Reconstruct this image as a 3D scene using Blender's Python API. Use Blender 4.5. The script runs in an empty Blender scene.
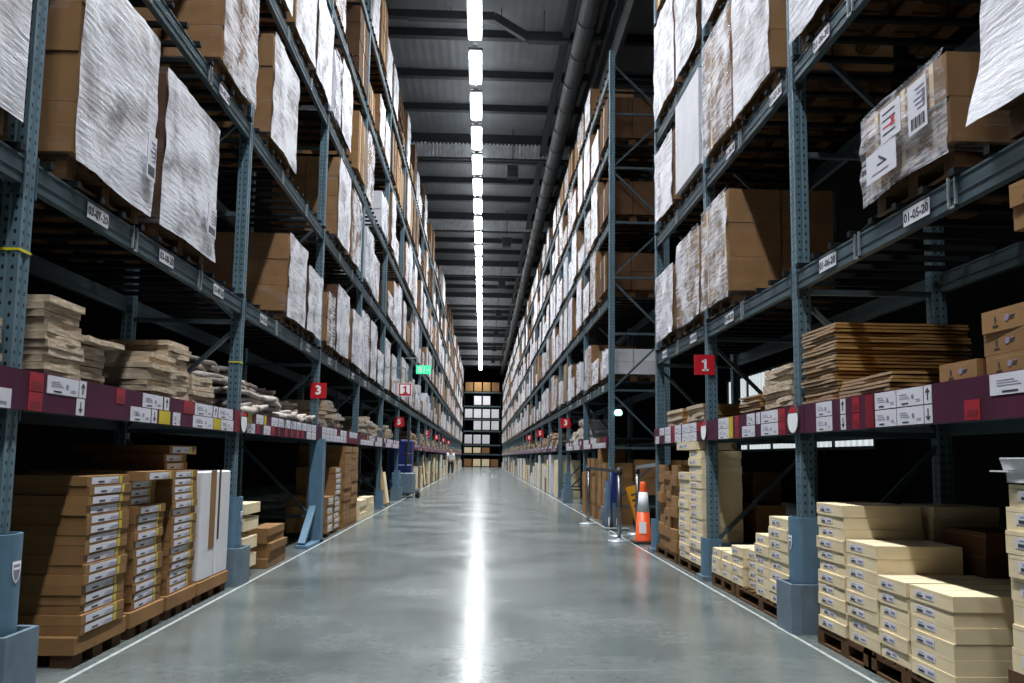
import bpy, math, random
from mathutils import Vector, Matrix
rnd = random.Random(7)
SC = bpy.context.scene
COL = SC.collection

# ------------------------------------------------------------------ camera
cam_d = bpy.data.cameras.new('camera'); cam = bpy.data.objects.new('camera', cam_d); COL.objects.link(cam)
FPX, EYE = 820.0, 1.2
fw = Vector((482 - 512, -(457 - 375.8), FPX)).normalized()          # aisle direction in (right, up, forward)
up = Vector((113, 8274, FPX)); up = (up - fw * up.dot(fw)).normalized()
rt = up.cross(fw)
R = Matrix(((rt[0], rt[1], -rt[2]), (fw[0], fw[1], -fw[2]), (up[0], up[1], -up[2])))
cam.matrix_world = Matrix.Translation((0, 0, EYE)) @ R.to_4x4()
cam_d.sensor_width = 36.0; cam_d.lens = 36.0 * FPX / 1024.0
cam_d.shift_y = 34.3 / 1024.0
cam_d.clip_start = 0.05; cam_d.clip_end = 300
SC.camera = cam
# ------------------------------------------------------------------ world and exposure
world = bpy.data.worlds.new('world'); SC.world = world; world.use_nodes = True
bg = world.node_tree.nodes['Background']; bg.inputs[0].default_value = (0.5, 0.6, 0.7, 1); bg.inputs[1].default_value = 0.01
SC.view_settings.view_transform = 'Standard'
try: SC.view_settings.look = 'None'
except Exception: pass
SC.view_settings.exposure = 0.0; SC.view_settings.gamma = 1.0
SC.view_settings.use_curve_mapping = False
LIGHT = 36.0           # emission strength of the visible diffusers
LAMP_W, SPREAD = 178.0, 108.0   # each luminaire's own downward beam (aisle optic)

# ------------------------------------------------------------------ materials
MATS = {}
def nodes_of(name):
    m = bpy.data.materials.new(name); m.use_nodes = True; MATS[name] = m
    nt = m.node_tree; b = nt.nodes['Principled BSDF']
    return m, nt, b
def N(nt, typ, **kw):
    n = nt.nodes.new(typ)
    for k, v in kw.items(): setattr(n, k, v)
    return n
def math_node(nt, op, a, b=None, c=None):
    n = nt.nodes.new('ShaderNodeMath'); n.operation = op
    for i, v in enumerate((a, b, c)):
        if v is None: continue
        if isinstance(v, (int, float)): n.inputs[i].default_value = v
        else: nt.links.new(v, n.inputs[i])
    return n.outputs[0]
def simple(name, col, rough=0.6, metal=0.0, var=0.15, scale=6.0, bump=0.0, spec=0.5, stretch=(1, 1, 1), per_obj=0.0, coat=0.0):
    m, nt, b = nodes_of(name)
    tc = N(nt, 'ShaderNodeTexCoord'); mp = N(nt, 'ShaderNodeMapping'); mp.inputs['Scale'].default_value = stretch
    nt.links.new(tc.outputs['Object'], mp.inputs[0])
    no = N(nt, 'ShaderNodeTexNoise'); no.inputs['Scale'].default_value = scale; no.inputs['Detail'].default_value = 4
    nt.links.new(mp.outputs[0], no.inputs[0])
    mr = N(nt, 'ShaderNodeMapRange'); mr.inputs[1].default_value = 0.3; mr.inputs[2].default_value = 0.7
    mr.inputs[3].default_value = 1 - var; mr.inputs[4].default_value = 1 + var
    nt.links.new(no.outputs[0], mr.inputs[0])
    val = mr.outputs[0]
    if per_obj:
        oi = N(nt, 'ShaderNodeObjectInfo')
        k = math_node(nt, 'MULTIPLY_ADD', oi.outputs['Random'], per_obj, 1 - per_obj / 2)
        val = math_node(nt, 'MULTIPLY', val, k)
    hsv = N(nt, 'ShaderNodeHueSaturation'); hsv.inputs['Color'].default_value = (*col, 1)
    nt.links.new(val, hsv.inputs['Value']); nt.links.new(hsv.outputs[0], b.inputs['Base Color'])
    b.inputs['Roughness'].default_value = rough; b.inputs['Metallic'].default_value = metal
    b.inputs['Specular IOR Level'].default_value = spec
    if bump:
        bu = N(nt, 'ShaderNodeBump'); bu.inputs['Strength'].default_value = bump; bu.inputs['Distance'].default_value = 0.01
        nt.links.new(no.outputs[0], bu.inputs['Height']); nt.links.new(bu.outputs[0], b.inputs['Normal'])
    return m
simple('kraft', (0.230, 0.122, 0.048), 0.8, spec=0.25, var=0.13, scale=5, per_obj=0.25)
simple('kraft_dark_and_shade', (0.085, 0.044, 0.022), 0.85, spec=0.15, var=0.15, scale=5, per_obj=0.25)  # dark brown card; on some cartons the colour stands in for shade
simple('kraft_edge', (0.30, 0.21, 0.13), 0.85, var=0.35, scale=30, stretch=(1, 1, 6))
simple('gold_board', (0.36, 0.195, 0.058), 0.75, var=0.15, scale=8, stretch=(1, 1, 5))
simple('cream_card', (0.70, 0.580, 0.375), 0.7, var=0.08, scale=5, per_obj=0.12)
simple('pale_board', (0.42, 0.33, 0.235), 0.8, var=0.28, scale=14, stretch=(1, 1, 4), per_obj=0.3, bump=0.4)
simple('white_card', (0.62, 0.62, 0.65), 0.55, var=0.06, scale=4)
simple('paper', (0.58, 0.58, 0.64), 0.6, var=0.03)
simple('paper_purple', (0.42, 0.38, 0.50), 0.5, var=0.1, scale=12)
simple('ink', (0.03, 0.03, 0.04), 0.6, var=0.0)
simple('ink_soft', (0.22, 0.19, 0.30), 0.6, var=0.0)
simple('red_ink', (0.60, 0.03, 0.04), 0.5, var=0.0)
simple('purple_strip', (0.060, 0.010, 0.032), 0.5, spec=0.2, var=0.25, scale=3)
simple('dark_red_strip', (0.17, 0.006, 0.014), 0.35, var=0.15, scale=5)
simple('red_patch', (0.30, 0.01, 0.022), 0.4, var=0.1)
simple('yellow_patch', (0.50, 0.40, 0.02), 0.5, var=0.1)
simple('sign_red', (0.50, 0.008, 0.02), 0.4, var=0.03)
simple('sign_white', (0.85, 0.85, 0.85), 0.4, var=0.0)
simple('beam_steel', (0.058, 0.090, 0.108), 0.5, metal=0.15, spec=0.3, var=0.2, scale=4, stretch=(1, .3, 3))
simple('brace_steel', (0.06, 0.09, 0.11), 0.45, metal=0.4, var=0.15)
simple('bar_dark', (0.007, 0.009, 0.011), 0.7, spec=0.12, var=0.2)
simple('clip_steel', (0.35, 0.40, 0.43), 0.35, metal=0.6, var=0.1)
simple('guard_blue', (0.085, 0.165, 0.24), 0.5, var=0.12, scale=8, bump=0.1)
simple('guard_grey', (0.115, 0.165, 0.21), 0.55, var=0.15, scale=9)
simple('wood', (0.085, 0.046, 0.020), 0.85, spec=0.15, var=0.3, scale=9, stretch=(1, 6, 6), per_obj=0.3)
simple('wood_dark', (0.12, 0.08, 0.05), 0.85, var=0.3, scale=9, stretch=(1, 6, 6))
simple('duct_metal', (0.045, 0.052, 0.060), 0.5, metal=0.2, var=0.2, scale=3)
simple('roof_steel', (0.022, 0.027, 0.032), 0.6, var=0.2)
simple('truss_web', (0.62, 0.65, 0.68), 0.5, var=0.2, scale=5)
simple('fixture', (0.08, 0.09, 0.10), 0.5)
simple('wall_dark', (0.003, 0.0034, 0.004), 0.95, spec=0.03, var=0.2)
simple('black_rubber', (0.02, 0.02, 0.022), 0.6, var=0.1)
simple('chrome', (0.55, 0.56, 0.58), 0.18, metal=1.0, var=0.03)
simple('post_steel', (0.20, 0.205, 0.21), 0.3, metal=0.9, var=0.03)
simple('cone_orange', (0.75, 0.085, 0.01), 0.45, var=0.05)
simple('cone_white', (0.78, 0.80, 0.84), 0.35, var=0.05)
simple('caution_yellow', (0.70, 0.30, 0.01), 0.4, var=0.04)
simple('cloth_white', (0.75, 0.75, 0.78), 0.8, var=0.08)
simple('cloth_dark', (0.03, 0.03, 0.035), 0.85, var=0.08)
simple('skin', (0.50, 0.30, 0.21), 0.5, var=0.05)
simple('hair', (0.03, 0.02, 0.015), 0.6, var=0.1)
simple('truck_blue', (0.008, 0.018, 0.12), 0.4, var=0.05)
simple('band_yellow', (0.60, 0.55, 0.02), 0.5, var=0.0)
simple('line_paint', (0.36, 0.38, 0.37), 0.5, var=0.25, scale=12)
simple('sack', (0.30, 0.26, 0.23), 0.6, var=0.4, scale=9, bump=0.8, per_obj=0.7)

def upright_material():
    m, nt, b = nodes_of('upright_steel')
    tc = N(nt, 'ShaderNodeTexCoord'); sp = N(nt, 'ShaderNodeSeparateXYZ'); nt.links.new(tc.outputs['Object'], sp.inputs[0])
    sn = N(nt, 'ShaderNodeSeparateXYZ'); nt.links.new(tc.outputs['Normal'], sn.inputs[0])
    facex = math_node(nt, 'GREATER_THAN', math_node(nt, 'ABSOLUTE', sn.outputs[0]), 0.7)
    ax = math_node(nt, 'ABSOLUTE', sp.outputs[0]); ay = math_node(nt, 'ABSOLUTE', sp.outputs[1])
    u = math_node(nt, 'ADD', math_node(nt, 'MULTIPLY', facex, ay), math_node(nt, 'MULTIPLY', math_node(nt, 'SUBTRACT', 1.0, facex), ax))
    du = math_node(nt, 'SUBTRACT', u, 0.024)
    dz = math_node(nt, 'SUBTRACT', math_node(nt, 'PINGPONG', sp.outputs[2], 0.03), 0.0)
    d = math_node(nt, 'SQRT', math_node(nt, 'ADD', math_node(nt, 'MULTIPLY', du, du), math_node(nt, 'MULTIPLY', math_node(nt, 'MULTIPLY', dz, dz), 0.45)))
    hole = math_node(nt, 'LESS_THAN', d, 0.0075)
    no = N(nt, 'ShaderNodeTexNoise'); no.inputs['Scale'].default_value = 3; no.inputs['Detail'].default_value = 5
    nt.links.new(tc.outputs['Object'], no.inputs[0])
    cr = N(nt, 'ShaderNodeValToRGB'); cr.color_ramp.elements[0].position = .3; cr.color_ramp.elements[0].color = (0.085, 0.150, 0.190, 1)
    cr.color_ramp.elements[1].position = .7; cr.color_ramp.elements[1].color = (0.135, 0.215, 0.265, 1)
    nt.links.new(no.outputs[0], cr.inputs[0])
    mx = N(nt, 'ShaderNodeMixRGB'); nt.links.new(hole, mx.inputs[0]); nt.links.new(cr.outputs[0], mx.inputs[1]); mx.inputs[2].default_value = (0.008, 0.012, 0.016, 1)
    nt.links.new(mx.outputs[0], b.inputs['Base Color'])
    b.inputs['Roughness'].default_value = 0.42; b.inputs['Metallic'].default_value = 0.25
upright_material()

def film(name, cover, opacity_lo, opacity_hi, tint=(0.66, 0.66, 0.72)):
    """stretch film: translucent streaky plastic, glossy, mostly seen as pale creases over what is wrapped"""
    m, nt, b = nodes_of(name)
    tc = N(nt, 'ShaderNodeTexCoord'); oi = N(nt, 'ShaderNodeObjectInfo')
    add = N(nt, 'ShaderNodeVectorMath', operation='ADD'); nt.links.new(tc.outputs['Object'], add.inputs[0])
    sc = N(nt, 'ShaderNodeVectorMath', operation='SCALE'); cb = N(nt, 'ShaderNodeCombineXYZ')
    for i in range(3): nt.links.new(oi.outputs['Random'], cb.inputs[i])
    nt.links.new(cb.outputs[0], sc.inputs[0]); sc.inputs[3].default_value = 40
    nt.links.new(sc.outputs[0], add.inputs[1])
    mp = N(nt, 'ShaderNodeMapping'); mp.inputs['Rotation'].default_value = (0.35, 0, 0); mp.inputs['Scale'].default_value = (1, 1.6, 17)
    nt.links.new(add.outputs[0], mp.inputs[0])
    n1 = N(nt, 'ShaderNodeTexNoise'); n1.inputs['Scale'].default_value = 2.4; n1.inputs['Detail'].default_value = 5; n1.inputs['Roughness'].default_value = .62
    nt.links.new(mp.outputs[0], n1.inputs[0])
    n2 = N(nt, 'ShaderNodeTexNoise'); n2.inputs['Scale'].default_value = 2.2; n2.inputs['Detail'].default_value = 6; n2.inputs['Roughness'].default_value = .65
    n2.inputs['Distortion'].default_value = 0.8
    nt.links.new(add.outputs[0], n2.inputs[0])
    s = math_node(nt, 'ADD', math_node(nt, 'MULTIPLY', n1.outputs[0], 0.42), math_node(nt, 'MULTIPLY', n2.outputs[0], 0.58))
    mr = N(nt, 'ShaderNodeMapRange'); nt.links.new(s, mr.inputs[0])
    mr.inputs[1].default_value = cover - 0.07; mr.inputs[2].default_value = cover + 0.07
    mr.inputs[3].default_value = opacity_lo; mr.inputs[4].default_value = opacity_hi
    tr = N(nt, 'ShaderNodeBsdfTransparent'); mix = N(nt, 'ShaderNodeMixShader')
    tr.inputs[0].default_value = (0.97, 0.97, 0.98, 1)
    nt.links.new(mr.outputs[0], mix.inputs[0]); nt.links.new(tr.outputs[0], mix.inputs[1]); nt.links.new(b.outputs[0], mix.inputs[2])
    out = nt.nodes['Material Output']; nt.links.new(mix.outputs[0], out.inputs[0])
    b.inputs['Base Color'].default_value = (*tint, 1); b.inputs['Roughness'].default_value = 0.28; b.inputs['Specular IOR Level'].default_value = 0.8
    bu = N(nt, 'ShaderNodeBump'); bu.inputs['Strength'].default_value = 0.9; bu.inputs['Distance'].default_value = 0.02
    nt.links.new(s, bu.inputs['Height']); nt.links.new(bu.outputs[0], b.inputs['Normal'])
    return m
film('film_sheen', 0.46, 0.40, 0.97)  # aisle faces: reflected light put into the film's whiteness
film('film_half_sheen', 0.50, 0.12, 0.85)  # weaker painted reflection for aisle faces
film('film_plain', 0.58, 0.01, 0.16)  # same wrap without the painted reflection

def floor_material():
    m, nt, b = nodes_of('polished_concrete')
    tc = N(nt, 'ShaderNodeTexCoord')
    n1 = N(nt, 'ShaderNodeTexNoise'); n1.inputs['Scale'].default_value = 0.9; n1.inputs['Detail'].default_value = 8; n1.inputs['Roughness'].default_value = .6
    n2 = N(nt, 'ShaderNodeTexNoise'); n2.inputs['Scale'].default_value = 14; n2.inputs['Detail'].default_value = 6
    for n in (n1, n2): nt.links.new(tc.outputs['Object'], n.inputs[0])
    s = math_node(nt, 'ADD', math_node(nt, 'MULTIPLY', n1.outputs[0], 0.8), math_node(nt, 'MULTIPLY', n2.outputs[0], 0.2))
    cr = N(nt, 'ShaderNodeValToRGB'); e = cr.color_ramp.elements
    e[0].position = .36; e[0].color = (0.080, 0.096, 0.094, 1); e[1].position = .64; e[1].color = (0.150, 0.168, 0.163, 1)
    nt.links.new(s, cr.inputs[0])
    # scratches and joints
    wv = N(nt, 'ShaderNodeTexNoise'); mp = N(nt, 'ShaderNodeMapping'); mp.inputs['Rotation'].default_value = (0, 0, 0.5); mp.inputs['Scale'].default_value = (0.5, 60, 1)
    nt.links.new(tc.outputs['Object'], mp.inputs[0]); nt.links.new(mp.outputs[0], wv.inputs[0]); wv.inputs['Scale'].default_value = 0.6; wv.inputs['Detail'].default_value = 2
    scr = math_node(nt, 'MULTIPLY', math_node(nt, 'GREATER_THAN', wv.outputs[0], 0.73), 0.35)
    sp = N(nt, 'ShaderNodeSeparateXYZ'); nt.links.new(tc.outputs['Object'], sp.inputs[0])
    jy = math_node(nt, 'LESS_THAN', math_node(nt, 'PINGPONG', math_node(nt, 'ADD', sp.outputs[1], 1.3), 3.0), 0.007)
    jx = math_node(nt, 'LESS_THAN', math_node(nt, 'ABSOLUTE', math_node(nt, 'SUBTRACT', sp.outputs[0], 0.42)), 0.006)
    jj = math_node(nt, 'MULTIPLY', math_node(nt, 'MAXIMUM', jx, jy), 0.35)
    m1 = N(nt, 'ShaderNodeMixRGB'); nt.links.new(scr, m1.inputs[0]); nt.links.new(cr.outputs[0], m1.inputs[1]); m1.inputs[2].default_value = (0.6, 0.62, 0.6, 1)
    m2 = N(nt, 'ShaderNodeMixRGB'); nt.links.new(jj, m2.inputs[0]); nt.links.new(m1.outputs[0], m2.inputs[1]); m2.inputs[2].default_value = (0.08, 0.09, 0.09, 1)
    nt.links.new(m2.outputs[0], b.inputs['Base Color'])
    mr = N(nt, 'ShaderNodeMapRange'); nt.links.new(s, mr.inputs[0]); mr.inputs[1].default_value = .35; mr.inputs[2].default_value = .65
    mr.inputs[3].default_value = 0.18; mr.inputs[4].default_value = 0.27
    nt.links.new(mr.outputs[0], b.inputs['Roughness'])
    b.inputs['Specular IOR Level'].default_value = 0.5
    bu = N(nt, 'ShaderNodeBump'); bu.inputs['Strength'].default_value = 0.03; bu.inputs['Distance'].default_value = 0.01
    nt.links.new(n2.outputs[0], bu.inputs['Height']); nt.links.new(bu.outputs[0], b.inputs['Normal'])
floor_material()

def ceiling_material():
    m, nt, b = nodes_of('roof_deck')
    tc = N(nt, 'ShaderNodeTexCoord'); sp = N(nt, 'ShaderNodeSeparateXYZ'); nt.links.new(tc.outputs['Object'], sp.inputs[0])
    rib = math_node(nt, 'PINGPONG', sp.outputs[0], 0.12)
    bu = N(nt, 'ShaderNodeBump'); bu.inputs['Strength'].default_value = 0.5; bu.inputs['Distance'].default_value = 0.1
    nt.links.new(rib, bu.inputs['Height']); nt.links.new(bu.outputs[0], b.inputs['Normal'])
    no = N(nt, 'ShaderNodeTexNoise'); no.inputs['Scale'].default_value = 1.2; nt.links.new(tc.outputs['Object'], no.inputs[0])
    cr = N(nt, 'ShaderNodeValToRGB'); e = cr.color_ramp.elements
    e[0].position = .3; e[0].color = (0.14, 0.153, 0.168, 1); e[1].position = .7; e[1].color = (0.185, 0.20, 0.218, 1)
    nt.links.new(no.outputs[0], cr.inputs[0]); nt.links.new(cr.outputs[0], b.inputs['Base Color']); b.inputs['Roughness'].default_value = 0.6
ceiling_material()

def emissive(name, col, strength, base=(0.8, 0.8, 0.8)):
    m, nt, b = nodes_of(name)
    b.inputs['Base Color'].default_value = (*base, 1)
    b.inputs['Emission Color'].default_value = (*col, 1); b.inputs['Emission Strength'].default_value = strength
emissive('tube_light', (0.93, 0.97, 1.0), LIGHT)
emissive('added_uplight', (0.93, 0.97, 1.0), 17.0)  # added glow, brightens truss webs and roof
emissive('exit_green', (0.03, 0.62, 0.25), 1.0, (0.05, 0.5, 0.3))
emissive('lamp_mint', (0.5, 1.0, 0.85), 1.5)
def panel_window():
    m, nt, b = nodes_of('daylit_panel')
    tc = N(nt, 'ShaderNodeTexCoord'); sp = N(nt, 'ShaderNodeSeparateXYZ'); nt.links.new(tc.outputs['Object'], sp.inputs[0])
    w = math_node(nt, 'PINGPONG', sp.outputs[1], 0.16)
    v = math_node(nt, 'MULTIPLY_ADD', w, 3.0, 0.45)
    b.inputs['Base Color'].default_value = (.6, .62, .62, 1); b.inputs['Emission Color'].default_value = (0.86, 0.95, 0.98, 1)
    nt.links.new(v, b.inputs['Emission Strength'])
panel_window()

# ------------------------------------------------------------------ mesh builder
class MB:
    def __init__(s): s.v = []; s.f = []; s.mi = []; s.mats = []
    def m(s, name):
        if name not in s.mats: s.mats.append(name)
        return s.mats.index(name)
    def box(s, x0, x1, y0, y1, z0, z1, mat, M=None):
        b = len(s.v)
        P = [Vector(p) for p in ((x0, y0, z0), (x1, y0, z0), (x1, y1, z0), (x0, y1, z0), (x0, y0, z1), (x1, y0, z1), (x1, y1, z1), (x0, y1, z1))]
        if M is not None: P = [M @ p for p in P]
        s.v += [tuple(p) for p in P]; k = s.m(mat)
        for f in ((0, 3, 2, 1), (4, 5, 6, 7), (0, 1, 5, 4), (1, 2, 6, 5), (2, 3, 7, 6), (3, 0, 4, 7)):
            s.f.append(tuple(b + i for i in f)); s.mi.append(k)
        return s
    def bar(s, a, b, w, h, mat, roll=0.0):
        a = Vector(a); b = Vector(b); d = b - a; L = d.length
        q = d.to_track_quat('X', 'Z'); M = Matrix.Translation(a) @ q.to_matrix().to_4x4() @ Matrix.Rotation(roll, 4, 'X')
        return s.box(0, L, -w / 2, w / 2, -h / 2, h / 2, mat, M)
    def tube(s, a, b, r, mat, n=14, r2=None, cap=True):
        a = Vector(a); b = Vector(b); r2 = r if r2 is None else r2
        q = (b - a).to_track_quat('Z', 'Y'); k = s.m(mat); o = len(s.v)
        for (c, rr) in ((a, r), (b, r2)):
            for i in range(n):
                t = 2 * math.pi * i / n; s.v.append(tuple(c + q @ Vector((rr * math.cos(t), rr * math.sin(t), 0))))
        for i in range(n):
            j = (i + 1) % n; s.f.append((o + i, o + j, o + n + j, o + n + i)); s.mi.append(k)
        if cap:
            s.f.append(tuple(o + i for i in reversed(range(n)))); s.mi.append(k)
            s.f.append(tuple(o + n + i for i in range(n))); s.mi.append(k)
        return s
    def lathe(s, prof, mat, n=24, mats=None, c=(0, 0, 0)):
        o = len(s.v)
        for (r, z) in prof:
            for i in range(n):
                t = 2 * math.pi * i / n; s.v.append((c[0] + r * math.cos(t), c[1] + r * math.sin(t), c[2] + z))
        for j in range(len(prof) - 1):
            k = s.m(mats[j] if mats else mat)
            for i in range(n):
                i2 = (i + 1) % n
                s.f.append((o + j * n + i, o + j * n + i2, o + (j + 1) * n + i2, o + (j + 1) * n + i)); s.mi.append(k)
        s.f.append(tuple(o + i for i in reversed(range(n)))); s.mi.append(s.m(mats[0] if mats else mat))
        e = o + (len(prof) - 1) * n
        s.f.append(tuple(e + i for i in range(n))); s.mi.append(s.m(mats[-1] if mats else mat))
        return s
    def prism(s, poly, z0, z1, mat, M=None):
        o = len(s.v); n = len(poly); k = s.m(mat)
        P = [Vector((x, y, z0)) for x, y in poly] + [Vector((x, y, z1)) for x, y in poly]
        if M is not None: P = [M @ p for p in P]
        s.v += [tuple(p) for p in P]
        for i in range(n):
            j = (i + 1) % n; s.f.append((o + i, o + j, o + n + j, o + n + i)); s.mi.append(k)
        s.f.append(tuple(o + i for i in reversed(range(n)))); s.mi.append(k)
        s.f.append(tuple(o + n + i for i in range(n))); s.mi.append(k)
        return s
    def grid(s, fn, nu, nv, mat):
        o = len(s.v); k = s.m(mat)
        for j in range(nv + 1):
            for i in range(nu + 1): s.v.append(tuple(fn(i / nu, j / nv)))
        for j in range(nv):
            for i in range(nu):
                a = o + j * (nu + 1) + i; s.f.append((a, a + 1, a + nu + 2, a + nu + 1)); s.mi.append(k)
        return s
    def add(s, other, M=None):
        o = len(s.v); s.v += [tuple(M @ Vector(p)) for p in other.v] if M is not None else list(other.v)
        mp = [s.m(n) for n in other.mats]
        s.f += [tuple(o + i for i in f) for f in other.f]; s.mi += [mp[k] for k in other.mi]
        return s
    def mesh(s, name, smooth=False):
        me = bpy.data.meshes.new(name); me.from_pydata(s.v, [], s.f)
        for n in s.mats: me.materials.append(MATS[n])
        me.polygons.foreach_set('material_index', s.mi)
        if smooth: me.polygons.foreach_set('use_smooth', [True] * len(s.f))
        me.update(); return me
    def obj(s, name, parent=None, smooth=False, bevel=0, loc=None):
        o = bpy.data.objects.new(name, s.mesh(name, smooth)); COL.objects.link(o); o.parent = parent
        if bevel:
            b = o.modifiers.new('edge', 'BEVEL'); b.width = bevel; b.segments = 1; b.limit_method = 'ANGLE'
        if loc: o.location = loc
        return o
def tag(o, label=None, cat=None, group=None, kind=None):
    for k, v in (('label', label), ('category', cat), ('group', group), ('kind', kind)):
        if v: o[k] = v
    return o
def empty(name, loc=(0, 0, 0), rz=0):
    o = bpy.data.objects.new(name, None); COL.objects.link(o); o.location = loc; o.rotation_euler = (0, 0, rz); return o
KIDS = {}
def kids(o): return list(o.children)
def freeze(o): KIDS[o.name] = [(c, list(c.children)) for c in o.children]     # remember a prototype's parts once
def dup(o, loc, rz=0, label=None, group=None, name=None, scale=None):
    r = o.copy(); COL.objects.link(r); r.location = loc; r.rotation_euler = (0, 0, rz)
    if scale: r.scale = scale
    if label: r['label'] = label
    if group: r['group'] = group
    elif 'group' in r.keys(): del r['group']
    if o.name not in KIDS: freeze(o)
    for c, subs in KIDS[o.name]:
        k = c.copy(); COL.objects.link(k); k.parent = r
        for g in subs:
            h = g.copy(); COL.objects.link(h); h.parent = k
    return r
def struct(name, mb, smooth=False):
    return tag(mb.obj(name, smooth=smooth), kind='structure')
def text_mb(body, size, mat, extrude=0.0008, bold=0.0):
    cu = bpy.data.curves.new('lettering', 'FONT'); cu.body = body; cu.size = size; cu.extrude = extrude; cu.offset = bold
    cu.align_x = 'CENTER'; cu.align_y = 'CENTER'; cu.resolution_u = 2
    o = bpy.data.objects.new('lettering', cu); COL.objects.link(o)
    bpy.context.view_layer.update()
    me = o.evaluated_get(bpy.context.evaluated_depsgraph_get()).to_mesh()
    mb = MB(); k = mb.m(mat); mb.v = [tuple(v.co) for v in me.vertices]; mb.f = [tuple(p.vertices) for p in me.polygons]; mb.mi = [k] * len(mb.f)
    bpy.data.objects.remove(o); bpy.data.curves.remove(cu)
    return mb
# text local XY -> aisle-facing plane (local x = -eps, reading towards -y, up z)
FACE = Matrix(((0, 0, -1, 0), (-1, 0, 0, 0), (0, 1, 0, 0), (0, 0, 0, 1)))
# text facing the camera (towards -Y): x right, z up
FRONT = Matrix(((1, 0, 0, 0), (0, 0, -1, 0), (0, 1, 0, 0), (0, 0, 0, 1)))
ORD = ['first', 'second', 'third', 'fourth', 'fifth', 'sixth', 'seventh', 'eighth', 'ninth', 'tenth', 'eleventh', 'twelfth', 'thirteenth',
       'fourteenth', 'fifteenth', 'sixteenth', 'seventeenth', 'eighteenth', 'nineteenth', 'twentieth', 'twenty-first', 'twenty-second',
       'twenty-third', 'twenty-fourth', 'twenty-fifth', 'twenty-sixth', 'twenty-seventh', 'twenty-eighth', 'twenty-ninth', 'thirtieth']
SIDE = {'L': 'left-side', 'R': 'right-side'}
XF = 2.30            # aisle face of the racks
DEEP = 1.12
def at(side, y, w, z, x=XF):
    """location and turn for a thing modelled with its aisle face on x=0 and width w along +y, whose near edge sits at distance y"""
    return ((x, y, z), 0) if side == 'R' else ((-x, y + w, z), math.pi)

# ------------------------------------------------------------------ setting
CEIL, Y0, Y1 = 12.7, -5.0, 101.0
b = MB().box(-8, 9, Y0, Y1 + 6, -0.1, 0, 'polished_concrete'); struct('floor', b)
b = MB().box(-8, 9, Y0, Y1 + 6, CEIL, CEIL + 0.1, 'roof_deck'); struct('ceiling', b)
struct('wall_left', MB().box(-8.1, -8, Y0, Y1 + 6, 0, CEIL, 'wall_dark'))
struct('wall_back', MB().box(-8, 9, Y0 - .1, Y0, 0, CEIL, 'wall_dark'))
struct('wall_front', MB().box(-8, 9, Y1 + 6, Y1 + 6.1, 0, CEIL, 'wall_dark'))
b = MB().box(9, 9.1, Y0, Y1 + 6, 0, 1.55, 'wall_dark'); b.box(9, 9.1, Y0, Y1 + 6, 4.1, CEIL, 'wall_dark')
b.box(9, 9.1, Y0, 18.5, 1.55, 4.1, 'wall_dark'); b.box(9, 9.1, 30, Y1 + 6, 1.55, 4.1, 'wall_dark'); struct('wall_right', b)
w = struct('window_1', MB().box(9.03, 9.06, 18.5, 30, 1.55, 4.1, 'daylit_panel'))
b = MB()
for i in range(6): b.box(8.98, 9.1, 18.5 + i * 2.25, 18.6 + i * 2.25, 1.55, 4.1, 'roof_steel')
b.box(8.98, 9.1, 18.5, 30, 1.5, 1.58, 'roof_steel'); b.box(8.98, 9.1, 18.5, 30, 4.05, 4.12, 'roof_steel')
o = b.obj('window_frame', w); o['kind'] = 'structure'
# painted kerb lines along the racks
for sx, n in ((-1, 'left'), (1, 'right')):
    b = MB(); b.box(sx * 2.17 - .012, sx * 2.17 + .012, Y0, Y1, 0, 0.002, 'line_paint'); struct('trim_1' if sx < 0 else 'trim_2', b)

# roof steel: purlins, trusses, edge girder, added light-blocking panel
PUR, Yt = 2.36, 28.3
b = MB(); b.box(0, 17, -.06, .06, -.22, 0, 'roof_steel'); b.box(0, 17, -.10, .10, -.24, -.22, 'roof_steel')
for i in range(-12, 31):
    y = Yt + i * PUR
    if y < Y0 + 1 or i % 4 == 0: continue
    o = struct('trim_3', b) if i == -12 + 1 else None
    if o is None:
        if 'pur' not in globals(): pur = struct('trim_3', b); pur.location = (-8, y, CEIL); continue
        o = pur.copy(); COL.objects.link(o)
    o.location = (-8, y, CEIL)
    if 'pur' not in globals(): pur = o
tr = MB(); tr.box(-8, 9, -.05, .05, -.34, 0, 'roof_steel'); tr.box(-8, 9, -.07, .07, -.95, -.88, 'roof_steel')
x = -7.9
while x < 8.9:
    tr.box(x, x + .055, -.05, .05, -.88, -.34, 'truss_web'); x += .135
tr.box(-8, 9, .05, .07, -.86, -.36, 'truss_web')
first = None
for k in range(-3, 8):
    y = Yt + k * 4 * PUR
    if y < Y0 + .5 or k == -1: continue
    if first is None: first = struct('trim_4', tr); o = first
    else: o = first.copy(); COL.objects.link(o)
    o.location = (0, y, CEIL - .05)
g = MB(); g.box(1.93, 2.00, Y0, Y1 + 5, CEIL - .75, CEIL - .25, 'roof_steel'); g.box(1.87, 2.06, Y0, Y1 + 5, CEIL - .80, CEIL - .74, 'roof_steel')
g.box(3.0, 3.1, Y0, Y1 + 5, CEIL - 2.0, CEIL, 'roof_steel')  # added deep panel, keeps lamp light off the ceiling beyond
struct('trim_5', g)

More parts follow.
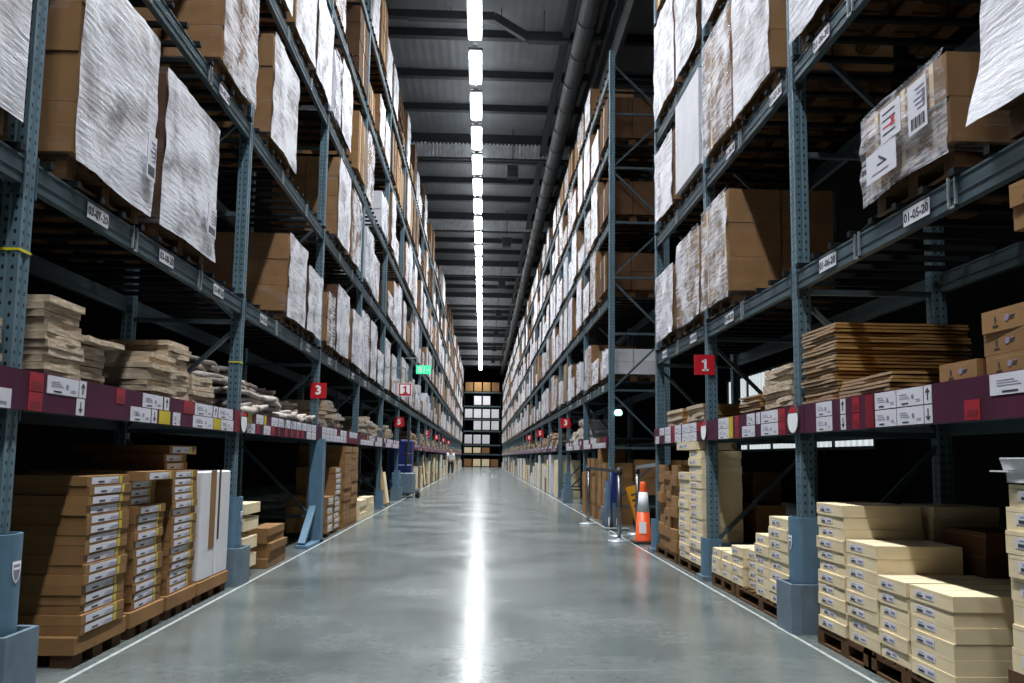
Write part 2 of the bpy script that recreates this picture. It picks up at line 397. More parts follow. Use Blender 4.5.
# spiral duct
def duct():
    t = empty('ventilation_duct', (2.33, Y0 + 1, CEIL - 1.15)); tag(t, 'long round grey ventilation duct hung under the roof beside the strip lights', 'duct')
    b = MB(); prof = []; L = Y1 - Y0
    b.tube((0, 0, 0), (0, L, 0), .24, 'duct_metal', 20); b.obj('pipe', t, smooth=False)
    r = MB().tube((0, 0, 0), (0, .07, 0), .262, 'duct_metal', 20).obj('joint_ring', t)
    for i in range(1, 62):
        c = r.copy(); COL.objects.link(c); c.location = (0, i * 1.6, 0); c.parent = t
    for i in range(0, 25):
        h = MB().box(-.01, .01, -.02, .02, .2, 1.14, 'roof_steel').obj('hanger', t) if i == 0 else h.copy()
        if i: COL.objects.link(h)
        h.location = (0, i * 4 + .6, 0); h.parent = t
duct()
# square sprinkler main crossing the ceiling
t = empty('roof_conduit', (0, 20.1, 0)); tag(t, 'dark square pipe crossing under the roof with a slanted dogleg beside the lights', 'pipe')
b = MB(); b.bar((-2.9, 0, 12.47), (.14, 0, 12.47), .16, .2, 'roof_steel'); b.bar((.12, 0, 12.47), (.98, 0, 11.95), .16, .2, 'roof_steel')
b.bar((.94, 0, 11.95), (2.9, 0, 11.95), .16, .2, 'roof_steel'); b.obj('pipe', t)
b = MB(); b.box(-2.1, .14, -.1, .1, 12.34, 12.37, 'duct_metal'); b.box(1.0, 2.0, -.1, .1, 11.82, 11.85, 'duct_metal'); b.obj('cable_tray', t)
for x in (-2.6, -1.0, .3, 1.4, 2.7):
    MB().box(x, x + .02, -.01, .01, 12.5 if x < 1 else 11.95, CEIL, 'roof_steel').obj('hanger', t)

# strip lights
def light_proto():
    t = empty('strip_light'); tag(t, '', 'ceiling light')
    b = MB(); b.box(-.165, .165, 0, 1.86, .02, .09, 'fixture'); b.box(-.05, .05, -.27, 2.13, .09, .14, 'fixture'); b.box(-.185, -.165, 0, 1.86, .0, .09, 'fixture'); b.box(.165, .185, 0, 1.86, .0, .09, 'fixture'); b.obj('housing', t)
    prof = [(-.155, .015), (-.155, -.045), (-.10, -.062), (.10, -.062), (.155, -.045), (.155, .015)]
    M = Matrix(((1, 0, 0, 0), (0, 0, -1, 1.78), (0, 1, 0, 0), (0, 0, 0, 1)))
    MB().prism(prof, 0, 1.66, 'tube_light', M).obj('diffuser', t)
    b = MB(); b.box(-.15, -.09, .02, 1.84, .092, .10, 'added_uplight'); b.box(.09, .15, .02, 1.84, .092, .10, 'added_uplight'); b.obj('added_glow_slot', t)  # slots added to throw light up onto the trusses
    la = bpy.data.lights.new('lamp', 'AREA'); la.shape = 'RECTANGLE'; la.size = .26; la.size_y = 1.6; la.energy = LAMP_W; la.spread = math.radians(SPREAD); la.color = (0.95, 0.98, 1.0)
    lo = bpy.data.objects.new('lamp', la); COL.objects.link(lo); lo.parent = t; lo.location = (0, .93, -.066)
    for y in (.3, 1.7): MB().box(-.006, .006, y, y + .012, .15, CEIL - 11.6, 'roof_steel').obj('hanger', t)
    return t
LP = None; LZ = 11.6; n = 0
y = 20.2 - 10 * 2.44
while y < 97:
    n += 1; k = n - 9
    if k < 1: lab, gr = 'strip light of the row over the near end of the aisle, above the frame', 'strip lights above the frame'
    elif k < 13: lab, gr = 'white strip light in the overhead row, %s down from the top of the view' % ORD[k - 1], 'strip lights over the aisle'
    else: lab, gr = 'small bright strip light merging into the far end of the overhead row', 'strip lights over the aisle'
    if LP is None: LP = light_proto(); LP.location = (-.35, y, LZ); LP['label'] = lab; LP['group'] = gr
    else: dup(LP, (-.35, y, LZ), 0, lab, gr)
    y += 2.44
# heaters hung under the trusses
H0 = None
for k in range(0, 7):
    y = Yt + k * 4 * PUR - .4
    if H0 is None:
        H0 = empty('hanging_heater'); tag(H0, '', 'heater')
        MB().box(-.2, .2, -.16, .16, -.42, 0, 'roof_steel').obj('casing', H0)
        b = MB()
        for j in range(5): b.box(-.17, .17, -.175, -.16, -.38 + j * .075, -.34 + j * .075, 'bar_dark')
        b.obj('louvre', H0)
        MB().box(-.015, .015, -.015, .015, 0, 1.35, 'roof_steel').obj('hanger', H0); o = H0
        H0.location = (.90, y, CEIL - 1.35)
    else: o = dup(H0, (.98, y, CEIL - 1.35))
    o['label'] = 'dark square unit hanging under the %s pale roof truss counted from the camera' % ORD[k]
    o['group'] = 'units hanging under the roof trusses'

# ------------------------------------------------------------------ racks
LEV = {'L': [1.40, 2.52, 4.24, 5.92, 7.66, 9.38], 'R': [1.40, 2.46, 4.04, 5.48, 6.98, 8.44]}   # undersides of the beams
BH = .14
TOPZ = {'L': 10.1, 'R': 8.95}
def upright_mb(h, z0=0):
    # omega section: x depth .10 (aisle face at 0 -> centred), y width .10
    p = [(-.05, -.05), (-.05, -.018), (-.042, -.012), (-.042, .012), (-.05, .018), (-.05, .05), (-.012, .05), (-.006, .043), (.006, .043), (.012, .05), (.05, .05), (.05, -.05), (.012, -.05), (.006, -.043), (-.006, -.043), (-.012, -.05)]
    return MB().prism(p, z0, h, 'upright_steel')
def frame_braces_mb(h):
    b = MB(); z = .35; k = 0
    while z < h - .9:
        b.box(.04, DEEP - .04, -.02, .02, z - .02, z + .02, 'brace_steel')
        a, c = ((.05, 0, z), (DEEP - .05, 0, z + 1.0)) if k % 2 == 0 else ((DEEP - .05, 0, z), (.05, 0, z + 1.0))
        b.bar(a, c, .035, .035, 'brace_steel'); z += 1.05; k += 1
    return b
CELLS = [('purple_strip', .5), ('paper', .26), ('dark_red_strip', .1), ('purple_strip', .2), ('paper', .2), ('paper_purple', .18), ('red_patch', .06), ('yellow_patch', .05)]
def label_mb(w, h, kind, r):
    """one shelf label plate lying on the local plane x=0, spanning y 0..w, z 0..h"""
    b = MB()
    if kind in ('up', 'down'):
        b.box(-.003, 0, 0, w, 0, h, 'paper'); c = w / 2; s = 1 if kind == 'up' else -1; m = h / 2
        b.box(-.005, -.003, c - .004, c + .004, m - .3 * h, m + .3 * h, 'ink')
        for d in (-1, 1): b.bar((-.004, c, m + s * .32 * h), (-.004, c + d * .018, m + s * .32 * h - s * .02), .002, .007, 'ink')
    elif kind in ('red', 'yellow', 'dark', 'purple'):
        b.box(-.003, 0, 0, w, 0, h, {'red': 'red_patch', 'yellow': 'yellow_patch', 'dark': 'dark_red_strip', 'purple': 'purple_strip'}[kind])
        if kind == 'red': b.box(-.004, -.003, w * .15, w * .85, h * .15, h * .5, 'dark_red_strip')
    else:
        b.box(-.003, 0, 0, w, 0, h, 'paper')
        b.box(-.004, -.003, w * .55, w * .8, h * .10, h * .19, 'ink')
        for j in range(3): b.box(-.004, -.003, w * (.5 + .05 * j), w * .88, h * (.42 + .12 * j), h * (.45 + .12 * j), 'ink_soft')
        for j in range(2): b.box(-.004, -.003, w * .1, w * .26, h * (.2 + .1 * j), h * (.23 + .1 * j), 'ink_soft')
        if w > .15: b.tube((-.003, w * .38, h * .5), (-.0045, w * .38, h * .5), h * .14, 'ink_soft', 12)
    return b
NB = {}
def build_bay(side, y, L, levels, bay_no, near, end_frame=False, code=None, strip=True):
    """one rack bay: near-end frame at distance y, beams to y+L. local x=0 aisle face of the uprights, y 0..L"""
    key = (side, round(L, 2), strip, tuple(levels), end_frame)
    top = TOPZ[side]; lv = LEV[side]
    if not near and key in NB:
        loc, rz = at(side, y, L, 0) ; return dup(NB[key], loc, rz)
    loc, rz = at(side, y, L, 0)
    t = empty('pallet_rack', loc, rz); tag(t, '', 'storage rack')
    ny = 0 if side == 'R' else L          # local position of the frame nearest the camera
    fy = L if side == 'R' else 0
    for yy in ([ny, fy] if end_frame else [ny]):
        um = upright_mb(top).mesh('upright')
        for xx in (.05, DEEP - .05):
            u = bpy.data.objects.new('upright', um); COL.objects.link(u); u.parent = t; u.location = (xx, yy, 0)
            p = MB().box(-.09, .09, -.08, .08, 0, .012, 'guard_grey').obj('base_plate', u)
        frame_braces_mb(top).obj('frame_brace', t, loc=(0, yy, 0))
    a, c = .05, L - .05
    for i in levels:
        z = lv[i]
        for xx in (0.0, DEEP - .05):
            b = MB(); b.box(xx + .005, xx + .05, a, c, z, z + BH, 'beam_steel'); b.box(xx - .0, xx + .05, a, c, z + BH * .36, z + BH * .44, 'beam_steel')
            b.box(xx, xx + .055, a, c, z + BH - .012, z + BH, 'beam_steel')
            o = b.obj('beam', t)
            if near and xx == 0:
                for yy in (a, c - .012):
                    MB().box(-.006, .06, yy, yy + .012, z - .05, z + BH + .03, 'brace_steel').obj('beam_connector', o)
        b = MB(); n = int(L / .27)
        if i > 0:
            for j in range(n):
                yy = .14 + j * (L - .28) / (n - 1)
                b.box(-.035, DEEP - .05, yy - .022, yy + .022, z + BH, z + BH + .035, 'bar_dark')
            b.obj('support_bars', t)
            if near:
                m = 3 if L > 2.6 else 2
                for j in range(1, m):
                    yy = L * j / m; q = MB()
                    for d in (-.03, .03): q.box(-.012, .0, yy + d - .006, yy + d + .006, z - .012, z + BH + .012, 'clip_steel')
                    q.box(-.012, .0, yy - .036, yy + .036, z - .012, z + .0, 'clip_steel')
                    q.obj('beam_clip', t)
        else:
            b.box(.0, DEEP, a, c, z + BH + .02, z + BH + .045, 'bar_dark'); b.obj('shelf_deck', t)
    if strip:
        p = MB().box(-.03, -.0, -.05 if False else .0, L, 1.40, 1.60, 'purple_strip').obj('label_strip', t)
        r = random.Random(bay_no * 13 + (5 if side == 'L' else 0))
        if not near:
            b = MB(); yy = .05
            while yy < L - .1:
                for row in (0, 1):
                    if r.random() < .72:
                        ww = r.uniform(.1, .24); b.box(-.034, -.03, yy, yy + ww, 1.41 + row * .095, 1.495 + row * .095, r.choice(['paper_purple', 'paper', 'paper_purple', 'red_patch', 'dark_red_strip']))
                yy += .25
            b.obj('shelf_label', p)
    return t
def bay_extras(t, side, y, L, cells, codes):
    """cells: labels on the strip, given as (distance from the bay's near frame, width, row, kind); codes: (distance, level, text)"""
    strip = [c for c in t.children if c.name.startswith('label_strip')][0]
    r = random.Random(3)
    for (d, w, row, kind) in cells:
        ly = d if side == 'R' else L - d - w
        h = .094 if row < 2 else .196; z = 1.402 + (row if row < 2 else 0) * .1
        label_mb(w, h, kind, r).obj('shelf_label', strip, loc=(-.03, ly, z))
    for (d, lev, txt) in codes:
        ly = d if side == 'R' else L - d
        z = LEV[side][lev] + BH * .5
        b = MB().box(-.008, -.004, ly - .13, ly + .13, z - .045, z + .045, 'paper'); p = b.obj('location_plate', t)
        tm = text_mb(txt, .068, 'ink', bold=.0016); M = Matrix.Translation((-.0085, ly, z - .003)) @ FACE
        MB().add(tm, M).obj('lettering', p)

def disc(side, y):
    """round two-tone marker disc on the label strip at an upright"""
    loc, rz = at(side, y, 0, 1.5, XF - .03)
    t = empty('marker_disc', loc, rz)
    b = MB().tube((0, 0, 0), (-.012, 0, 0), .105, 'black_rubber', 28); b.obj('rim', t)
    b = MB(); P = [(.095 * math.cos(a * math.pi / 12), .095 * math.sin(a * math.pi / 12)) for a in range(-14, 3)]
    P = [(.095 * math.cos(math.radians(a)), .095 * math.sin(math.radians(a))) for a in range(-210, 31, 12)]
    b.prism(P, .0125, .014, 'sign_white', FACE); b.obj('white_face', t)
    P = [(.095 * math.cos(math.radians(a)), .095 * math.sin(math.radians(a))) for a in range(36, 147, 10)]
    b = MB().prism(P, .0125, .014, 'sign_red', FACE); b.obj('red_face', t)
    return t

# bay table: side, near y, length, levels
BAYS = []
yL = 4.10 - 3.72; i = 0
ystart = {}
k = 0
while yL < 92:
    gap = abs(yL - (4.10 + 5 * 3.72)) < .1
    BAYS.append(('L', yL, 3.72, [1, 2, 3, 4, 5] if gap else [0, 1, 2, 3, 4, 5], gap)); yL += 3.72
for yy, LL in ((-.27 + 0, 3.09), (2.82, 3.10), (5.92, 2.42), (8.34, 2.46)): BAYS.append(('R', yy, LL, [0, 1, 2, 3, 4, 5], False))
yR = 14.9; j = 0
while yR < 92:
    gap = j == 2
    LL = 2.4 if gap else 3.72
    BAYS.append(('R', yR, LL, [1, 2, 3, 4, 5] if gap else [0, 1, 2, 3, 4, 5], gap)); yR += LL; j += 1
cnt = {'L': 0, 'R': 0}; BAYOBJ = {}
for (s, y, L, lv, gap) in BAYS:
    if y + L < 1: continue
    cnt[s] += 1; nb = cnt[s]
    ef = (s == 'R' and abs(y - 8.34) < .01)
    near = y < 20
    t = build_bay(s, y, L, lv, nb, near, ef, strip=not gap)
    if not near and (s, round(L, 2), not gap, tuple(lv), ef) not in NB: NB[(s, round(L, 2), not gap, tuple(lv), ef)] = t; freeze(t)
    BAYOBJ[(s, nb)] = t
    if y < 40: t['label'] = 'blue-grey steel pallet rack bay, %s from the camera in the %s row' % (ORD[nb - 1], SIDE[s])
    else: t['label'] = 'distant blue-grey steel rack bay far down the %s row' % SIDE[s]
    t['group'] = '%s row of pallet rack bays' % SIDE[s]

# labels on the violet strip
cellsR1 = [(0.10, .30, 1, 'w'), (0.10, .30, 0, 'purple'), (.44, .14, 0, 'red'), (.60, .50, 1, 'w')]
# right bay 1 spans y 2.82..5.92 ; px: w 866-922 => 4.12-4.63.
R1 = lambda a: a - 2.82
bay_extras(BAYOBJ[('R', 2)], 'R', 2.82, 3.10,
    [(R1(3.15), .43, 1, 'w'), (R1(3.66), .12, 0, 'red'), (R1(4.06), .07, 1, 'up'), (R1(4.06), .07, 0, 'down'), (R1(4.14), .27, 1, 'w'), (R1(4.14), .27, 0, 'w'),
     (R1(4.42), .24, 1, 'w'), (R1(4.42), .24, 0, 'w'), (R1(4.68), .10, 2, 'dark'), (R1(4.86), .09, 1, 'red'), (R1(4.86), .09, 0, 'red'), (R1(5.05), .07, 1, 'up'), (R1(5.05), .07, 0, 'down'),
     (R1(5.25), .25, 1, 'w'), (R1(5.25), .25, 0, 'w'), (R1(5.72), .1, 2, 'purple')],
    [(R1(4.19), 1, '01-05-20'), (R1(5.32), 1, '01-06-20'), (R1(5.33), 2, '01-06-30')])
R2 = lambda a: a - 5.92
bay_extras(BAYOBJ[('R', 3)], 'R', 5.92, 2.42,
    [(.16, .13, 1, 'red'), (.16, .13, 0, 'red'), (.31, .38, 1, 'w'), (.31, .38, 0, 'w'), (.72, .09, 1, 'w'), (.85, .20, 1, 'w'), (.85, .33, 0, 'w'), (1.28, .1, 1, 'red'), (1.28, .1, 0, 'red'),
     (1.45, .12, 2, 'yellow'), (1.57, .33, 1, 'w'), (1.57, .33, 0, 'w')],
    [(.3, 2, '01-07-30'), (1.5, 2, '01-08-30'), (1.6, 1, '01-08-20')])
bay_extras(BAYOBJ[('R', 4)], 'R', 8.34, 2.46,
    [(.12, .15, 1, 'red'), (.3, .3, 1, 'w'), (.3, .3, 0, 'w'), (.62, .3, 1, 'w'), (.62, .3, 0, 'w'), (.98, .3, 1, 'w'), (.98, .3, 0, 'w'), (1.32, .12, 2, 'red'), (1.5, .3, 1, 'w'), (1.5, .3, 0, 'w'), (1.85, .25, 1, 'w'), (2.15, .2, 0, 'w')],
    [(.5, 1, '01-09-20'), (1.9, 1, '01-10-20')])
bay_extras(BAYOBJ[('L', 1)], 'L', .38, 3.72, [(3.1, .3, 1, 'purple'), (3.3, .34, 0, 'w')], [])
bay_extras(BAYOBJ[('L', 2)], 'L', 4.10, 3.72,
    [(.07, .13, 1, 'red'), (.07, .13, 0, 'red'), (.24, .33, 1, 'w'), (.58, .08, 1, 'up'), (.56, .09, 0, 'down'), (1.05, .12, 1, 'red'), (1.45, .34, 1, 'w'), (1.82, .09, 1, 'up'), (1.27, .32, 0, 'w'), (1.61, .09, 0, 'down'), (1.74, .2, 0, 'yellow'), (2.0, .14, 0, 'w'),
     (2.2, .22, 1, 'red'), (2.45, .42, 1, 'w'), (2.9, .1, 1, 'up'), (3.03, .4, 1, 'w'), (2.42, .48, 0, 'w'), (2.92, .18, 0, 'yellow'), (3.12, .34, 0, 'w'), (3.5, .17, 2, 'dark')],
    [(.72, 1, '03-07-20'), (1.78, 1, '03-08-20'), (2.95, 1, '03-09-20'), (2.85, 2, '03-09-30')])
def rnd_cells(L, seed):
    r = random.Random(seed); c = []; d = .2
    while d < L - .35:
        for row in (0, 1):
            k = r.random(); c.append((d, .26, row, 'w') if k < .62 else (d, r.choice([.08, .14]), row, r.choice(['red', 'yellow', 'dark'])))
        d += .3
    return c
for (s, nb, y, L) in (('L', 3, 7.82, 3.72), ('L', 4, 11.54, 3.72), ('L', 5, 15.26, 3.72), ('L', 6, 18.98, 3.72), ('R', 5, 14.9, 3.72), ('R', 6, 18.62, 3.72)):
    bay_extras(BAYOBJ[(s, nb)], s, y, L, rnd_cells(L, nb * 7), [(.7, 1, '%s-%02d-20' % ('03' if s == 'L' else '01', nb * 3 + 1)), (2.9, 1, '%s-%02d-20' % ('03' if s == 'L' else '01', nb * 3 + 3))])
for (s, y, wh) in (('R', 5.90, 'blue-grey upright beside the tallest cream carton stack'), ('R', 8.32, 'upright carrying the red number 1 sign'), ('L', 7.86, 'second upright of the left-side racks')):
    t = disc(s, y); tag(t, 'round white and red disc at the %s' % wh, 'marker', 'round discs on the violet strips')
# odd yellow bands
for (s, y, z) in (('L', 4.10, 2.19), ('L', 7.82, 2.06)):
    loc, rz = at(s, y, 0, z, XF + .05)
    o = MB().box(-.054, .054, -.054, .054, -.006, .006, 'band_yellow').obj('tie_band'); o.location = loc
    tag(o, 'thin yellow band tied round the %s upright of the left-side racks' % ('first' if y < 5 else 'second'), 'band')

# column guards
def guard(side, y, big, label):
    loc, rz = at(side, y, 0, 0, XF + .04)
    t = empty('column_guard', loc, rz); tag(t, label, 'column guard', 'guards around the feet of the uprights')
    # rounded sleeve
    P = []
    for a in range(0, 181, 15):
        P.append((-.055 - .055 * math.sin(math.radians(a)), -.105 * math.cos(math.radians(a))))
    outer = P + [(.07, .105), (.07, .09)] + [(-.05 - .045 * math.sin(math.radians(a)), .09 * math.cos(math.radians(a))) for a in range(0, 181, 15)] + [(.07, -.09), (.07, -.105)]
    hh = .80 if big else .42
    MB().prism(outer, .04, hh, 'guard_blue').obj('sleeve', t)
    if big:
        b = MB(); w = .145
        prof = [(-.165, -w), (-.165, w), (-.10, w + .015), (.12, w), (.12, w - .02), (-.14, w - .02), (-.14, -w + .02), (.12, -w + .02), (.12, -w), (-.10, -w - .015)]
        b.prism(prof, 0, .34, 'guard_grey'); b.obj('base_box', t)
        sh = [(-.035, .05), (.035, .05), (.035, 0), (.022, -.035), (0, -.055), (-.022, -.035), (-.035, 0)]
        e = MB(); e.prism(sh, .0, .002, 'sign_white', Matrix.Translation((-.111, 0, .62)) @ FACE)
        e.prism([(x * .75, y_ * .75 - .002) for x, y_ in sh], .002, .003, 'ink_soft', Matrix.Translation((-.111, 0, .62)) @ FACE); e.box(-.1145, -.113, -.024, .024, .63, .642, 'sign_white'); e.obj('shield_emblem', t)
    else:
        MB().box(-.13, .08, -.12, .12, 0, .05, 'guard_grey').obj('base_plate', t)
    for yy in (-.1, .1): MB().tube((.05, yy, .34), (.05, yy, .36), .012, 'clip_steel', 8).obj('bolt', t)
    return t
for (s, y, nm, bg_) in (('L', 4.10, 'first upright of the left-side racks', True), ('L', 7.82, 'second upright of the left-side racks', True),
                    ('R', 5.92, 'upright beside the eleven-high cream stack', True), ('R', 8.34, 'upright under the red number 1 sign', False), ('R', 10.8, 'upright beside the traffic cone', False),
                    ('R', 14.9, 'upright behind the chrome barrier posts', True), ('R', 22.34, 'third upright beyond the barrier posts', True), ('L', 18.98, 'left-side upright before the truck passage', False), ('L', 22.7, 'left-side upright at the truck passage', True)):
    guard(s, y, bg_, 'blue steel guard round the foot of the %s' % nm)
# reinforced leg with raking strut at the third left upright
t = empty('leg_reinforcement', (-XF + .08, 11.54, 0)); tag(t, 'blue-grey steel leg plate with a raking strut at the upright under sign 3', 'support')
MB().box(-.03, .03, -.11, .09, 0, 1.42, 'guard_blue').obj('plate', t)
MB().box(-.14, -.03, -.13, -.10, .0, 1.40, 'guard_blue').obj('flange', t)
b = MB(); b.bar((-.08, -.1, .5), (-.08, -.75, .05), .09, .05, 'guard_blue'); b.obj('strut', t)
MB().box(-.14, .03, -.85, .12, 0, .04, 'guard_blue').obj('foot_rail', t)

# ------------------------------------------------------------------ signs
def bay_sign(side, y, txt, z, size=.21, style='red', lab=''):
    x = (-XF - .02) if side == 'L' else (XF - .04)
    if side == 'L': x += 0.03
    t = empty('bay_number_sign', (x, y - .07, z)); tag(t, lab, 'sign')
    s = size / 2
    b = MB().box(-s, s, -.006, .006, -s * .98, s * .98, 'sign_red' if style == 'red' else 'sign_white').obj('plate', t)
    if style != 'red':
        q = MB()
        q.box(-s * .9, s * .9, -.008, -.006, s * .75, s * .92, 'sign_red'); q.box(-s * .9, -s * .72, -.008, -.006, -s * .9, s * .8, 'sign_red'); q.box(s * .72, s * .9, -.008, -.006, -s * .9, s * .8, 'sign_red'); q.box(-s * .9, s * .9, -.008, -.006, -s * .9, -s * .62, 'sign_red')
        q.obj('border', b)
    if txt:
        if txt == '1':
            c = 'sign_white' if style == 'red' else 'sign_red'; u = size
            q = MB().box(-.02 * u, .10 * u, -.009, -.006, -.28 * u, .28 * u, c); q.bar((.04 * u, -.0075, .24 * u), (-.13 * u, -.0075, .13 * u), .003, .09 * u, c); q.box(-.12 * u, .20 * u, -.009, -.006, -.30 * u, -.21 * u, c); q.obj('lettering', b)
            txt = None
    if txt:
        tm = text_mb(txt, size * .78, 'sign_white' if style == 'red' else 'sign_red', bold=.007)
        MB().add(tm, Matrix.Translation((0, -.0085, 0)) @ FRONT).obj('lettering', b)
    MB().box(-.02, .02, .006, .03, -.02, .02, 'clip_steel').obj('bracket', t)
    return t
bay_sign('L', 11.54, '3', 2.09, .22, lab='red sign with a white 3 on the left-side upright above the violet strip')
bay_sign('R', 8.34, '1', 2.17, .21, lab='red sign with a white 1 on the upright above the violet strip')
bay_sign('L', 22.7, '5', 2.12, .26, lab='small red number sign at the left-side truck passage')['group'] = 'small red signs down the left-side racks'
for i, y in enumerate((33.9, 41.3, 48.7, 56.2)):
    bay_sign('L', y, '5', 2.15, .26, lab='tiny red sign down the left-side racks, %s beyond the truck passage' % ORD[i])['group'] = 'small red signs down the left-side racks'
for i, y in enumerate((22.34, 32.2, 39.6)):
    bay_sign('R', y, '5' if i else '3', 2.15, .27, lab='small red sign down the right-side racks, %s beyond the barrier posts' % ORD[i])['group'] = 'small red signs down the right-side racks'
t = bay_sign('L', 18.98, '1', 2.85, .31, style='white', lab='white sign with red frame and red 1, below the green exit sign'); t.location.x = -1.80; t.location.z = 2.72
MB().box(-.015, .015, -.004, .01, .18, .5, 'clip_steel').obj('hanger', t)
MB().bar((0, 0, .5), (-.56, 0, .5), .02, .02, 'clip_steel').obj('arm', t)
t = empty('exit_sign', (-1.80, 24.6, 3.78)); tag(t, 'glowing green emergency exit sign hanging out from the left-side racks', 'exit sign')
t.scale = (.62, .62, .8)
p = MB().box(-.36, .36, -.03, .03, -.15, .17, 'exit_green').obj('lit_panel', t)
b = MB()                                                   # running man, arrow, door
b.box(-.24, -.10, -.034, -.03, -.10, .12, 'sign_white'); b.bar((0, -.032, -.08), (.05, -.032, .02), .004, .03, 'sign_white'); b.bar((.05, -.032, .02), (.03, -.032, .09), .004, .04, 'sign_white')
b.tube((.05, -.03, .12), (.05, -.034, .12), .02, 'sign_white', 10); b.bar((.12, -.032, 0), (.30, -.032, 0), .004, .025, 'sign_white'); b.bar((.30, -.032, 0), (.25, -.032, .05), .004, .02, 'sign_white'); b.bar((.30, -.032, 0), (.25, -.032, -.05), .004, .02, 'sign_white')
b.obj('pictogram', p)
MB().box(-.36, -.32, -.02, .02, .17, .45, 'clip_steel').obj('bracket', t); MB().box(-.95, -.30, -.02, .02, .42, .46, 'clip_steel').obj('arm', t)

# ------------------------------------------------------------------ pallets and loads
PH = .144
def pallet_mb(w, d):
    b = MB()
    for x in (0, d / 2 - .05, d - .1): b.box(x, x + .1, 0, w, 0, .02, 'wood')
    for x in (0, d / 2 - .07, d - .14):
        for y in (0, w / 2 - .05, w - .1): b.box(x, x + .14, y, y + .1, .02, .10, 'wood')
    for x in (0, d / 2 - .06, d - .12): b.box(x, x + .12, 0, w, .10, .12, 'wood')
    n = 7
    for j in range(n):
        y = j * (w - .11) / (n - 1); b.box(0, d, y, y + .10, .12, PH, 'wood')
    return b
def cartons_mb(w, d, h, r, mat, nz=None, ny=None, nx=None, jit=.012):
    b = MB(); nz = nz or max(2, int(h / .28)); ny = ny or r.choice([1, 2, 2, 3]); nx = nx or 2
    z = 0
    for k in range(nz):
        hh = h / nz; o = r.uniform(-jit, jit)
        for j in range(ny):
            for i in range(nx):
                g = .004; dj = r.uniform(0, jit)
                b.box(dj + i * d / nx + g, (i + 1) * d / nx - g, j * w / ny + g + max(0, o), (j + 1) * w / ny - g + min(0, o), z + .002, z + hh - .002, mat)
                if mat in ('kraft', 'kraft_dark_and_shade', 'white_card'):
                    ym = (j + .5) * w / ny
                    if i == 0: b.box(dj + g - .001, dj + g, ym - .02, ym + .02, z + .004, z + hh - .004, 'cream_card' if mat != 'white_card' else 'paper_purple')
        z += hh
    return b
def film_mb(w, d, h, r, face_film='film_sheen', thin='film_plain', flare=.0):  # aisle face may carry painted reflection, other sides stay plain
    b = MB(); e = .012; ph = [r.uniform(0, 6) for _ in range(8)]
    def wr(u, v, k): return .007 * math.sin(9 * u + ph[k] + 5 * v) + .006 * math.sin(17 * v + 4 * u + ph[k + 1]) + .004 * math.sin(31 * u - 23 * v + ph[k + 2]) + .003
    z0 = -.06
    def face(u, v):
        f = flare * max(0, 1 - v * 2.2) ** 2
        return (-e - max(0, wr(u, v, 0)) - f, -e + u * (w + 2 * e) + (u - .5) * f, z0 + v * (h + e - z0) + .01 * math.sin(5 * u + ph[3]) * (1 - v))
    def back(u, v): return (d + e + max(0, wr(u, v, 2)), w + e - u * (w + 2 * e), z0 + v * (h + e - z0))
    def near(u, v): return (d + e - u * (d + 2 * e), -e - max(0, wr(u, v, 3)) * .6, z0 + v * (h + e - z0))
    def far(u, v): return (-e + u * (d + 2 * e), w + e + max(0, wr(u, v, 4)) * .6, z0 + v * (h + e - z0))
    b.grid(face, 14, 16, face_film); b.grid(back, 4, 6, thin); b.grid(near, 6, 10, thin); b.grid(far, 6, 10, thin)
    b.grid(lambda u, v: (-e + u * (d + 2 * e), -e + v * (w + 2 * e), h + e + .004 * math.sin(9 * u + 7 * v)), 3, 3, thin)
    return b
LOOK = {'film': 'load in pale crinkled stretch film', 'white': 'white carton load', 'kraft': 'brown carton load', 'strap': 'brown carton load under clear film',
        'slat': 'white load with slatted brown end', 'dark': 'low darkened brown carton load', 'pallets': 'stack of empty wooden pallets'}
